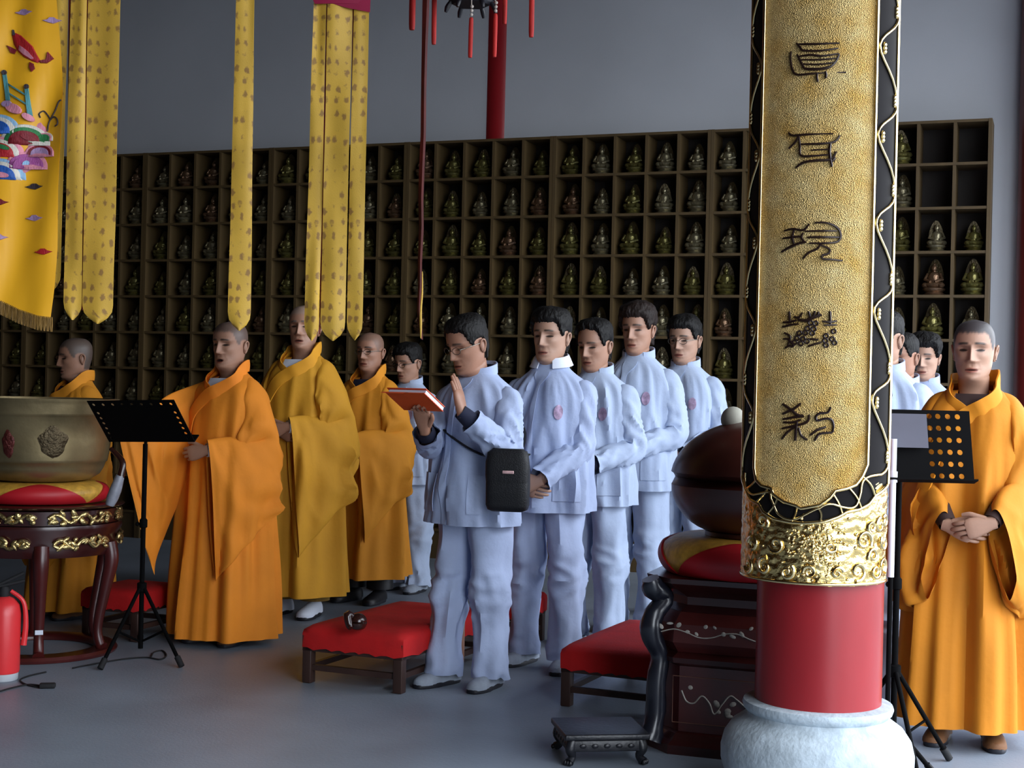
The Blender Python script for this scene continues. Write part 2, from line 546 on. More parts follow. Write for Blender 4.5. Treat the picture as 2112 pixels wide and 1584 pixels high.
# lower repousse plate, its upper edge following the lobed outer outline
def rep(a, z):
    return 0.004 * ridge(a * 7 + 3, z * 26, 0) + 0.002 * nz(a * 30, z * 70, 3)
def zout(a):
    pts = sorted(outer[4:-4])
    return float(np.interp(a, [p[0] for p in pts], [p[1] for p in pts]))
bm_ = MB(); rows = []
for i in range(131):
    a = A0 + (A1 - A0) * i / 130
    zt_ = zout(a) if outerL <= a <= outerR else zout(max(outerL, min(outerR, a)))
    rows.append([cpt(a, ZB + (zt_ - ZB) * t, BR + rep(a, ZB + (zt_ - ZB) * t) * sstep(0, .12, 1 - t)) for t in np.linspace(0, 1, 44)] + [cpt(a, ZB + (zt_ - ZB) * t, BR - .004) for t in np.linspace(1, 0, 6)])
bm_.grid(rows, closed=True, cap0=True, cap1=True)
bchild(bm_, 'repousse_plate', M_goldr)
# hammered gold panel inside the inner outline: column strips between the outline and the top
def zlow(a):
    pts = sorted(inner[4:-4])
    if a <= pts[0][0]: return pts[0][1]
    for (p, q) in zip(pts[:-1], pts[1:]):
        if p[0] <= a <= q[0]:
            return p[1] + (q[1] - p[1]) * (a - p[0]) / max(1e-6, q[0] - p[0])
    return pts[-1][1]
bm_ = MB(); rows = []
NA = 48
for i in range(NA + 1):
    a = innerL + (innerR - innerL) * i / NA
    z0 = zlow(a)
    rows.append([cpt(a, z0 + (ZT - z0) * t, BR + 0.002) for t in np.linspace(0, 1, 24)])
bm_.grid(rows)
bchild(bm_, 'hammered_panel', M_gold)
bm_ = MB(); rows = []
for (p, q) in zip(inner, outer):
    rows.append([cpt(p[0] + (q[0] - p[0]) * t, p[1] + (q[1] - p[1]) * t, BR + 0.0005) for t in np.linspace(0, 1, 9)])
bm_.grid(rows)
bchild(bm_, 'black_band', M_black)
def rim(lst, R, r, name):
    bm_ = MB(); pts = []
    for (p, q) in zip(lst[:-1], lst[1:]):
        n_ = max(2, int(abs(p[0] - q[0]) / 0.08) + int(abs(p[1] - q[1]) / 0.25) + 1)
        for i in range(n_):
            t = i / n_; pts.append(cpt(p[0] + (q[0] - p[0]) * t, p[1] + (q[1] - p[1]) * t, R))
    pts.append(cpt(lst[-1][0], lst[-1][1], R))
    bm_.tube(pts, r, n=8); bchild(bm_, name, M_goldp)
rim(inner, BR + 0.004, 0.0065, 'inner_rim')
rim(outer, BR + 0.004, 0.0065, 'outer_rim')
# vine tracery in the band
def band(s, v):
    """s: position along outline lists (0..n-1), v 0 inner .. 1 outer"""
    k = min(int(s), len(inner) - 2); t = s - k
    p = [inner[k][c] + (inner[k + 1][c] - inner[k][c]) * t for c in (0, 1)]
    q = [outer[k][c] + (outer[k + 1][c] - outer[k][c]) * t for c in (0, 1)]
    return cpt(p[0] + (q[0] - p[0]) * v, p[1] + (q[1] - p[1]) * v, BR + 0.005)
n_in = len(inner)
for side in (0, 1):
    lo, hi = (0.0, 4.0) if side == 0 else (n_in - 5.0, n_in - 1.0)
    pts = []
    zspan = ZT - inner[4][1]
    cyc = zspan / 0.30
    for i in range(int(cyc * 14) + 1):
        t = i / int(cyc * 14)
        s = lo + (hi - lo) * t
        pts.append(band(min(s, n_in - 1.001), 0.5 + 0.42 * math.sin(2 * PI * cyc * t)))
    bm_ = MB(); bm_.tube(pts, 0.0050, n=7); bchild(bm_, 'vine', M_goldp)
    for i in range(int(cyc * 2)):
        t = (i + 0.5) / (cyc * 2)
        if t > 1: break
        s = lo + (hi - lo) * t
        v = 0.5 + 0.42 * math.sin(2 * PI * cyc * t + 0.9)
        c = band(min(s, n_in - 1.001), v)
        bm_ = MB()
        for k in range(3):
            bm_.ball(c + Vector((0, 0, 0.012 * (k - 1))), (0.008, 0.006, 0.010), n=8)
        bchild(bm_, 'leaf', M_goldp)
pts = [band(4 + 14 * i / 70.0, 0.5 + 0.36 * math.sin(2 * PI * 3 * i / 70.0)) for i in range(71)]
bm_ = MB(); bm_.tube(pts, 0.0045, n=7); bchild(bm_, 'vine', M_goldp)
for i in range(8):
    bm_ = MB(); s = 5 + 12 * i / 7.0
    bm_.tube([band(s, 0.02), band(s + .1, 0.5), band(s - .05, 0.98)], 0.004, n=6, samples=8); bchild(bm_, 'leaf', M_goldp)

# characters, strokes in the photograph's coordinates laid on the board's surface
def Zm(x, y, ox, oy, k=180 / 570.0): return (ox + x * k, oy + y * k)
def chars(ox, oy, strokes, label):
    bm_ = MB()
    for st in strokes:
        w = st[0]
        pts = [cylp(*Zm(x, y, ox, oy), BR + 0.003) for (x, y) in st[1:]]
        n_ = len(pts)
        P, R_ = smooth_path(pts, [w] * n_, max(6, 5 * (n_ - 1)))
        L = len(P)
        R_ = [w * (0.55 + 0.45 * math.sin(PI * (0.12 + 0.76 * i / (L - 1)))) for i in range(L)]
        bm_.tube(P, R_, n=6)
    o = bchild(bm_, 'character', M_ink)
    o['label'] = label
W = 0.0042
chars(1600, 60, [
    [W, (135, 92), (160, 120), (185, 140), (300, 140), (410, 125)], [W, (150, 98), (260, 97), (415, 92)],
    [W, (100, 145), (97, 200), (110, 265), (140, 297), (250, 290), (460, 282)],
    [W, (140, 165), (165, 215), (195, 260), (280, 262), (350, 250), (395, 210), (415, 165)],
    [W, (150, 178), (230, 168), (300, 175), (412, 160)], [W * .8, (165, 200), (280, 200), (400, 190)], [W * .8, (180, 228), (280, 230), (385, 218)],
    [W, (272, 290), (270, 318), (276, 345)], [W, (325, 275), (330, 300), (325, 322)], [W * .8, (190, 255), (280, 258), (370, 240)]], 'first black seal-script character, like a cart with bars')
chars(1600, 60, [
    [W, (85, 675), (110, 695), (200, 688), (375, 683)], [W, (150, 695), (130, 735), (85, 780)], [W, (150, 695), (158, 760), (165, 825), (240, 828), (345, 820)],
    [W, (165, 752), (230, 750), (300, 748), (385, 735), (420, 695)], [W * .8, (230, 790), (350, 786)], [W * 1.2, (358, 740), (352, 810), (368, 900)],
    [W * 1.2, (132, 905), (180, 872), (260, 858), (360, 850), (395, 800)], [W, (365, 870), (390, 840)]], 'second black seal-script character')
chars(1600, 60, [
    [W, (55, 1318), (110, 1305), (180, 1312), (220, 1272)], [W, (45, 1368), (110, 1358), (170, 1355)], [W * 1.2, (38, 1455), (90, 1425), (150, 1400), (200, 1390)],
    [W, (120, 1312), (108, 1360), (120, 1410)], [W, (255, 1265), (330, 1265), (400, 1295), (425, 1345), (405, 1388), (320, 1398), (220, 1398)],
    [W, (180, 1330), (168, 1360), (190, 1392)], [W * .9, (190, 1320), (300, 1318), (400, 1318)], [W * 1.1, (205, 1360), (300, 1358), (415, 1360)],
    [W, (178, 1500), (215, 1460), (270, 1435), (290, 1408)], [W, (290, 1410), (350, 1435), (345, 1465), (305, 1478), (310, 1500), (370, 1505), (435, 1512)]], 'third black seal-script character')
dense = []
for (x, y) in ((230, 335), (262, 338), (210, 372), (250, 375), (155, 402), (195, 400), (240, 402), (140, 435), (180, 440), (125, 462), (165, 470), (205, 455), (330, 420), (380, 390), (370, 440), (325, 450), (330, 480), (385, 465)):
    dense.append([W * .75] + [(x + 15 * math.cos(t), y + 14 * math.sin(t)) for t in np.linspace(0, 2 * PI, 7)])
chars(1600, 560, dense + [
    [W, (90, 260), (92, 330)], [W, (48, 332), (90, 330), (135, 318)], [W, (45, 362), (90, 350), (150, 342)], [W, (120, 295), (150, 300), (175, 268)], [W * 1.6, (145, 315), (200, 320), (240, 300), (300, 282)],
    [W, (215, 260), (225, 300)], [W, (240, 300), (258, 258)], [W, (268, 300), (280, 262)], [W, (355, 258), (358, 345)], [W, (305, 325), (355, 330), (400, 322)], [W * .8, (315, 350), (400, 348)],
    [W, (55, 400), (95, 425), (80, 480)], [W, (50, 440), (85, 445), (120, 490)], [W, (60, 500), (90, 485), (110, 495)], [W, (210, 490), (250, 475), (300, 462)], [W, (220, 440), (280, 445)]], 'fourth black seal-script character, dense with small loops')
chars(1600, 560, [
    [W * 1.2, (45, 865), (90, 895), (140, 935), (180, 940)], [W * 1.2, (165, 860), (120, 895), (45, 930)], [W * 1.1, (45, 965), (120, 952), (185, 945)], [W, (50, 985), (110, 985), (165, 968)],
    [W * 1.1, (40, 1025), (110, 1010), (190, 990), (215, 965), (218, 935)], [W * 1.1, (40, 1095), (75, 1050), (125, 1015)], [W * 1.2, (140, 975), (132, 1040), (128, 1105)], [W, (150, 1020), (165, 1070), (205, 1100)],
    [W * 1.1, (360, 885), (340, 920), (290, 925), (265, 945), (272, 972), (330, 960), (365, 970), (378, 1010), (370, 1052)], [W * 1.1, (225, 1070), (270, 1035), (330, 1015)], [W * 1.1, (255, 1105), (285, 1060), (370, 1052)]], 'fifth black seal-script character')
# ------------------------------------------------------------------ people
HEADKEYS = [-.115, -.06, -.025, -.005, .006, .02, .045, .075, .10, .122, .145, .17, .195, .215, .229, .2365]
HEADROWS = [(-.05, .060, .048, .068), (-.01, .056, .043, .066), (.015, .057, .046, .068), (.03, .058, .066, .070), (.038, .056, .082, .072), (.05, .060, .088, .075),
            (.07, .066, .087, .082), (.095, .070, .085, .092), (.115, .0735, .085, .098), (.133, .0755, .085, .101), (.152, .0765, .090, .103), (.174, .0755, .088, .103),
            (.197, .069, .079, .096), (.216, .057, .063, .08), (.229, .037, .042, .055), (.2365, .004, .004, .004)]
ZCHIN = 1.483
NPHI = 72
def g2(x, z, cx, cz, sx, sz): return math.exp(-((x - cx) / sx) ** 2 - ((z - cz) / sz) ** 2)

def head_grid(P):
    """rings of the head with face relief; returns rows of (point, colour) in chin-origin coordinates"""
    fw = P.get('fw', 1.0); openm = P.get('mouth', 0.0); sk = P['skin']; br = P.get('brow', (.03, .022, .018))
    st = P.get('stubble', 0.0); sc = P.get('stubcol', (.06, .055, .055)); rec = P.get('recede', 0.0)
    zs = list(np.linspace(-.115, -.004, 8)) + list(np.linspace(0.0, .16, 62)) + list(np.linspace(.166, .2365, 13))
    phis = []
    for i in range(NPHI):
        s = -1 + 2 * i / NPHI
        phis.append(PI * math.copysign(abs(s) ** 1.35, s))
    rows = []
    for zf in zs:
        zb, w, yf, yb = crt(HEADKEYS, HEADROWS, zf)
        w *= fw if zf > -.03 else 1
        row = []
        for ph in phis:
            c = math.cos(ph); x = w * math.sin(ph)
            y = -(yf if c > 0 else yb) * c
            z = zf + (zb - zf) * (1 - c) / 2
            col = sk
            hm = hairmask(ph, z, rec)
            if c > 0.05 and zf > -0.01:
                ax = abs(x)
                d = 0
                # nose
                if .066 < z < .15:
                    t = (z - .083) / (.142 - .083)
                    A = (.025 * sstep(.069, .081, z)) if t < 0 else .025 * max(0.0, 1 - t) ** .8 + .003
                    if t > 1: A = .002 * max(0, 1 - (z - .142) / .01)
                    sg = .0092 + .0035 * math.exp(-((z - .084) / .012) ** 2) + (.004 if t < .0 else 0)
                    d += A * math.exp(-(x / sg) ** 2)
                    d += .006 * g2(ax, z, .0135, .080, .007, .007)
                d -= .0140 * g2(ax, z, .031, .126, .016, .0110)
                d += .0062 * g2(ax, z, .032, .1205, .0125, .0070)
                d += .0048 * g2(ax, z, .030, .144, .022, .007)
                d += .0045 * g2(ax, z, .046, .098, .016, .014)
                d -= .0045 * g2(ax, z, .044, .062, .016, .018)
                d += .0048 * g2(x, z, 0, .0525, .020, .0050)
                d += .0055 * g2(x, z, 0, .0385 - openm * .006, .018, .0055)
                d -= (.0045 + openm * .008) * g2(x, z, 0, .0455 - openm * .003, .021 - openm * .005, .0022 + openm * .005)
                d -= .0025 * g2(x, z, 0, .028, .02, .005)
                d += .004 * g2(x, z, 0, .012, .02, .010)
                d -= .0016 * g2(x, z, 0, .062, .004, .006)
                # nasolabial fold
                fx = .020 + (.078 - z) * .32
                d -= .0018 * g2(ax, 0, fx, 0, .004, 1) * sstep(.035, .05, z) * (1 - sstep(.072, .084, z))
                y -= d * min(1, c * 1.6)
                # colours, blended softly over a few millimetres
                def mixc(c0, c1, k): return tuple(c0[i] * (1 - k) + c1[i] * k for i in range(3))
                dz = abs(z - (.1475 - .35 * max(0, ax - .03) ** 1.2))
                kb = sstep(.0065, .0028, dz) * sstep(.008, .016, ax) * sstep(.056, .044, ax)
                col = mixc(col, br, .9 * kb)
                ex = (ax - .032) / .0160
                if abs(ex) < 1:
                    hgt = P.get('eye', .0046) * (1 - ex * ex) ** .7
                    de = abs(z - .1205)
                    col = mixc(col, tuple(k * .62 for k in sk), sstep(hgt + .006, hgt + .001, de) * (1 - ex * ex))
                    col = mixc(col, (.012, .008, .007), sstep(hgt + .0016, hgt * .6, de))
                lz = (z - (.0455 - openm * .002))
                if ax < .026:
                    e = math.sqrt(max(0, 1 - (ax / (.025 * (1 - openm * .25))) ** 2)) if ax < .025 * (1 - openm * .25) else 0
                    kl = sstep(1.25, .8, abs(lz + .0005) / (.0092 * e + openm * .005 * (lz < 0) + 1e-5)) if e > 0 else 0
                    col = mixc(col, (sk[0] * .72, sk[1] * .44, sk[2] * .44), kl)
                    if e > 0: col = mixc(col, (.03, .009, .009), sstep((.0026 + openm * .0075) * e, (.0009 + openm * .006) * e, abs(lz + openm * .001)))
            if st > 0 and hm > 0:
                k = st * hm
                col = tuple(col[i] * (1 - k) + sc[i] * k for i in range(3))
            row.append((Vector((x, y, z)), col, hm, ph, zf))
        rows.append(row)
    return rows
def hairmask(ph, z, rec=0.0):
    a = abs(math.degrees(ph))
    if a < 48: line = .183 + rec * (1 - a / 120)
    elif a < 68: line = .183 + rec * .6 + (.118 - .183 - rec * .6) * (a - 48) / 20
    elif a < 76: line = .118
    elif a < 84: line = .118 + .024 * (a - 76) / 8
    elif a < 104: line = .142
    elif a < 116: line = .142 + (.045 - .142) * (a - 104) / 12
    else: line = .045
    line += .006 * nz(math.degrees(ph) * .12, 0, 5)
    return sstep(line - .004, line + .010, z)

def head_xf(P):
    hy, hp, hr = [rad(k) for k in P.get('head', (0, 0, 0))]
    R = Matrix.Rotation(hy, 3, 'Z') @ Matrix.Rotation(hp, 3, 'X') @ Matrix.Rotation(hr, 3, 'Y')
    hs = P.get('hs', 1.06)
    piv = Vector((0, .015, -.035))
    fwd = P.get('fwd', 0.0)
    def f(p, zf=None):
        wgt = sstep(-.10, .0, p.z if zf is None else max(p.z, zf))
        q = piv + (p - piv) * (1 + (hs - 1) * (0.3 + .7 * wgt))
        r = piv + R @ (q - piv) + Vector((0, -fwd, 0))
        return q.lerp(r, wgt) + Vector((0, 0, ZCHIN))
    return f

def hand(mb, wr, fwd, pn, side, curl, col, thumb_out=0.5, sc=1.0):
    """wr wrist, fwd towards the fingers, pn palm normal, side +1/-1 says on which side the thumb sits"""
    f = Vector(fwd).normalized(); n = Vector(pn); n = (n - f * n.dot(f)).normalized()
    s = f.cross(n) * side
    old, mb.col = mb.col, col
    rows = []
    for (d, w, t) in ((-.02, .026, .021), (.0, .027, .020), (.02, .033, .019), (.045, .039, .017), (.07, .042, .0155), (.09, .041, .013), (.098, .034, .008)):
        row = []
        for j in range(14):
            a = 2 * PI * j / 14
            ca, sa = math.cos(a), math.sin(a)
            row.append(wr + (f * d + s * (w * math.copysign(abs(ca) ** .8, ca)) + n * (t * math.copysign(abs(sa) ** .8, sa))) * sc)
        rows.append(row)
    mb.grid(rows, closed=True, cap0=True, cap1=True)
    for (off, ln, r, back) in ((.0305, .070, .0092, .084), (.0105, .078, .0095, .090), (-.0100, .073, .0090, .087), (-.0290, .057, .0080, .079)):
        p = wr + (f * back + s * off) * sc
        pts = [p - f * .014 * sc, p]; an = 0.12
        d = f
        for k, seg in enumerate((.45, .32, .25)):
            an += curl * (0.6 if k == 0 else 1.0)
            d = (f * math.cos(an) + n * math.sin(an))
            p = p + d * ln * seg * sc
            pts.append(p)
        mb.tube(pts, [r * sc, r * sc, r * .98 * sc, r * .9 * sc, r * .62 * sc], n=9, samples=14)
    p = wr + (f * .022 + s * .024) * sc
    d = (f * .75 + s * thumb_out + n * .25).normalized()
    d2 = (f * .95 + s * (thumb_out - .35) + n * .35).normalized()
    pts = [p - d * .01 * sc, p + d * .03 * sc, p + d * .055 * sc, p + d * .055 * sc + d2 * .03 * sc]
    mb.tube(pts, [.014 * sc, .0125 * sc, .0105 * sc, .007 * sc], n=9, samples=10)
    mb.col = old

SH = 1.385
def ik(S, Wr, hint, l1=.295, l2=.265):
    D = Wr - S; d = D.length
    if d > (l1 + l2) * .995:
        Wr = S + D * ((l1 + l2) * .995 / d); D = Wr - S; d = D.length
    a = (l1 * l1 - l2 * l2 + d * d) / (2 * d)
    h = math.sqrt(max(0, l1 * l1 - a * a))
    u = D / d
    hv = Vector(hint); hv = (hv - u * hv.dot(u)).normalized()
    return S + u * a + hv * h, Wr

class Surf:
    """garment trunk: elliptical rings by height with folds"""
    def __init__(self, keys, rows, fold, ex=.88):
        self.k, self.r, self.fold, self.ex = keys, rows, fold, ex
    def __call__(self, ph, z, off=0.0):
        w, f, b = crt(self.k, self.r, z)
        s, c = math.sin(ph), math.cos(ph)
        x = math.copysign(abs(s) ** self.ex, s) * w
        y = -(f if c > 0 else b) * math.copysign(abs(c) ** self.ex, c)
        d = Vector((s, -c, 0))
        return Vector((x, y, z)) + d * (self.fold(ph, z) + off)
    def mesh(self, zs, n=64):
        mb = MB()
        mb.grid([[self(-PI + 2 * PI * j / n, z) for j in range(n)] for z in zs], closed=True)
        return mb
    def patch(self, p0, p1, z0, z1, off, nphi=8, nzv=8, th=.004, edge=None):
        """p0, p1: functions or numbers (radians)"""
        mb = MB(); rows = []
        for i in range(nzv + 1):
            z = z0 + (z1 - z0) * i / nzv
            a = p0(z) if callable(p0) else p0; b = p1(z) if callable(p1) else p1
            o = [self(a + (b - a) * j / nphi, z, off) for j in range(nphi + 1)]
            inn = [self(a + (b - a) * j / nphi, z, off - th) for j in range(nphi, -1, -1)]
            rows.append(o + inn)
        mb.grid(rows, closed=True, cap0=True, cap1=True)
        return mb
    def band(self, path, hw, off, n=40, th=.006, hw1=None):
        """flat band along a (phi deg, z) path"""
        P = [Vector((p[0], p[1] * 100, 0)) for p in path]
        Q, _ = smooth_path(P, [0] * len(P), n)
        pts = [self(rad(q.x), q.y / 100, off) for q in Q]
        nrm = [Vector((math.sin(rad(q.x)), -math.cos(rad(q.x)), 0)) for q in Q]
        mb = MB(); rows = []
        for i, p in enumerate(pts):
            t = (pts[min(i + 1, n - 1)] - pts[max(i - 1, 0)]).normalized()
            ac = nrm[i].cross(t).normalized()
            h = hw if hw1 is None else hw + (hw1 - hw) * i / (n - 1)
            e = []
            for s in (-1, -.5, 0, .5, 1):
                e.append(p + ac * h * s + nrm[i] * (.003 * (1 - s * s)))
            rows.append(e + [q - nrm[i] * th for q in e[::-1]])
        mb.grid(rows, closed=True, cap0=True, cap1=True)
        return mb

def blue_surf(P):
    wf = P.get('wide', 1.0) * .88; belly = P.get('belly', 0.0); sd = P['seed']; hem = P.get('hem', .76)
    keys = [hem, hem + .1, .98, 1.10, 1.25, 1.335, 1.395, 1.435, 1.462, 1.49]
    rows = [(.250 * wf, .178 + belly * .8, .172), (.244 * wf, .178 + belly, .165), (.236 * wf, .170 + belly, .155), (.232 * wf, .160 + belly * .6, .150), (.232 * wf, .148, .146), (.218 * wf, .128, .135),
            (.182 * wf, .104, .114), (.132 * wf, .083, .095), (.088, .068, .083), (.074, .060, .076)]
    def fold(ph, z):
        k = 1 - sstep(1.36, 1.45, z)
        low = 1 - sstep(hem, 1.2, z)
        c, s = math.cos(ph), math.sin(ph)
        dg = math.copysign(1, s)
        return k * (.022 * ridge(s * 1.6 + z * .9 * dg + sd, c * 1.6, z * 1.6 + sd) + .009 * nz(s * 2.2, c * 2.2, z * 5 + sd + 4) + .015 * ridge(s * 3.4 + z * 2.6 * dg, c * 3.4 + sd, z * 2.4) + low * .012 * math.sin(5 * ph + sd) - .014)
    return Surf(keys, rows, fold)
def robe_surf(P):
    wf = P.get('wide', 1.0) * .94; sd = P['seed']; hem = P.get('hem', .06)
    keys = [hem, .35, .75, .98, 1.20, 1.335, 1.395, 1.435, 1.465, 1.50]
    rows = [(.300 * wf, .255, .245), (.280 * wf, .235, .215), (.252 * wf, .205, .185), (.240 * wf, .188, .165), (.238 * wf, .166, .155), (.220 * wf, .138, .140),
            (.184 * wf, .110, .118), (.136 * wf, .088, .098), (.092, .070, .086), (.086, .068, .084)]
    def fold(ph, z):
        k = 1 - sstep(.75, 1.28, z); top = 1 - sstep(1.34, 1.44, z)
        t = .026 * math.sin(7 * ph + sd + .4 * nz(ph, z * 1.5, sd) * 4) + .018 * math.sin(12 * ph + 2.1 * sd + 2 * nz(0, z, sd)) + .009 * math.sin(19 * ph + sd * 3 + 3 * nz(ph, z * .8, 0))
        s, c = math.sin(ph), math.cos(ph)
        up = sstep(.6, 1.05, z)
        return t * (.10 + .90 * k) * top + top * up * (.014 * ridge(s * 2.2 + sd, c * 2.2, z * 1.1) + .010 * ridge(s * 4.5 - z * 1.5 * s, c * 3, z * 1.4 + sd) - .008)
    return Surf(keys, rows, fold, ex=.93)

M_skin = mat('skin', 'ffffff', 0.5, var=0.06, vscale=18, attr='Col', bump=0.05, bscale=120)
M_hairs = [mat('hair_black', '0d0b0a', 0.62, spec=0.25, var=0.25, vscale=40, bump=0.8, bscale=90, stretch=(1, 1, .4)), mat('hair_grey', '55504c', 0.55, var=0.3, vscale=60, bump=0.6, bscale=120),
           mat('hair_brown', '1f1511', 0.62, spec=0.25, var=0.25, vscale=40, bump=0.8, bscale=90, stretch=(1, 1, .4))]
M_blue = mat('blue_cotton', 'a6b4d4', 0.85, var=0.07, vscale=5, sheen=0.0, bump=0.18, bscale=45)
M_blue2 = mat('blue_cotton_pale', 'adbcd6', 0.85, var=0.07, vscale=5, sheen=0.0, bump=0.18, bscale=45)
M_navy = mat('navy_knit', '141a33', 0.85, var=0.15, vscale=20)
M_white = mat('white_cotton', 'd6dcea', 0.85, var=0.05)
M_emb = mat('emblem_pink', 'ab93ae', 0.85, var=0.3, vscale=60)
M_shoe = mat('grey_cloth_shoe', '8f98a6', 0.85, var=0.1, vscale=30)
M_sole = mat('dark_sole', '15161f', 0.6, var=0.1)
M_blackshoe = mat('black_shoe', '17161a', 0.45, var=0.1)
M_brownshoe = mat('brown_shoe', '6b4526', 0.7, var=0.12, vscale=20)
M_glass_frame = mat('spectacle_frame', '6f6a62', 0.25, 0.8, var=0.05)
M_dark_frame = mat('dark_spectacle_frame', '15130f', 0.35, var=0.05)
M_robes = {
    'orange': mat('robe_orange', 'e2861a', 0.8, var=0.08, vscale=4, sheen=0.0, bump=0.12, bscale=40),
    'ochre': mat('robe_ochre', 'c98f1c', 0.8, var=0.08, vscale=4, sheen=0.0, bump=0.12, bscale=40),
    'amber': mat('robe_amber', 'd08718', 0.8, var=0.08, vscale=4, sheen=0.0, bump=0.12, bscale=40),
    'bright': mat('robe_bright', 'c2780c', 0.8, var=0.08, vscale=4, sheen=0.0, bump=0.12, bscale=40)}
M_collars = {'orange': mat('collar_orange', 'ea8418', 0.8, var=0.06), 'ochre': mat('collar_ochre', 'd8961c', 0.8, var=0.06), 'amber': mat('collar_amber', 'da8c1a', 0.8, var=0.06), 'bright': mat('collar_bright', 'd0840e', 0.8, var=0.06)}
M_underpants = mat('olive_trouser', '8a6a2c', 0.85, var=0.1)

def shoe(root, x, y, rz, m, soled=True):
    mb = MB(); rows = []
    for (yy, w, h) in ((.088, .020, .045), (.080, .032, .066), (.05, .038, .078), (0, .038, .080), (-.05, .042, .064), (-.10, .047, .050), (-.145, .045, .040), (-.172, .034, .032), (-.186, .014, .024)):
        row = []
        for j in range(14):
            a = PI * j / 13
            row.append(Vector((w * math.cos(a), yy, .016 + h * max(0.0, math.sin(a)) ** .75)))
        rows.append(row)
    mb.grid(rows, cap0=True, cap1=True)
    o = mb.build('shoe', m, root)
    o.location = (x, y, 0); o.rotation_euler = (0, 0, rz)
    mb = MB()
    out = [(math.copysign(abs(math.cos(a)) ** .7, math.cos(a)) * (.050 if math.sin(a) < 0 else .042), -.048 + .142 * math.copysign(abs(math.sin(a)) ** .9, math.sin(a))) for a in np.linspace(0, 2 * PI, 28, endpoint=False)]
    mb.grid([[(p[0] * k, -.048 + (p[1] + .048) * k, z) for p in out] for (k, z) in ((.97, 0), (1.0, .004), (1.0, .018), (.94, .022))], closed=True, cap0=True, cap1=True)
    mb.build('sole', M_sole, o)
    return o

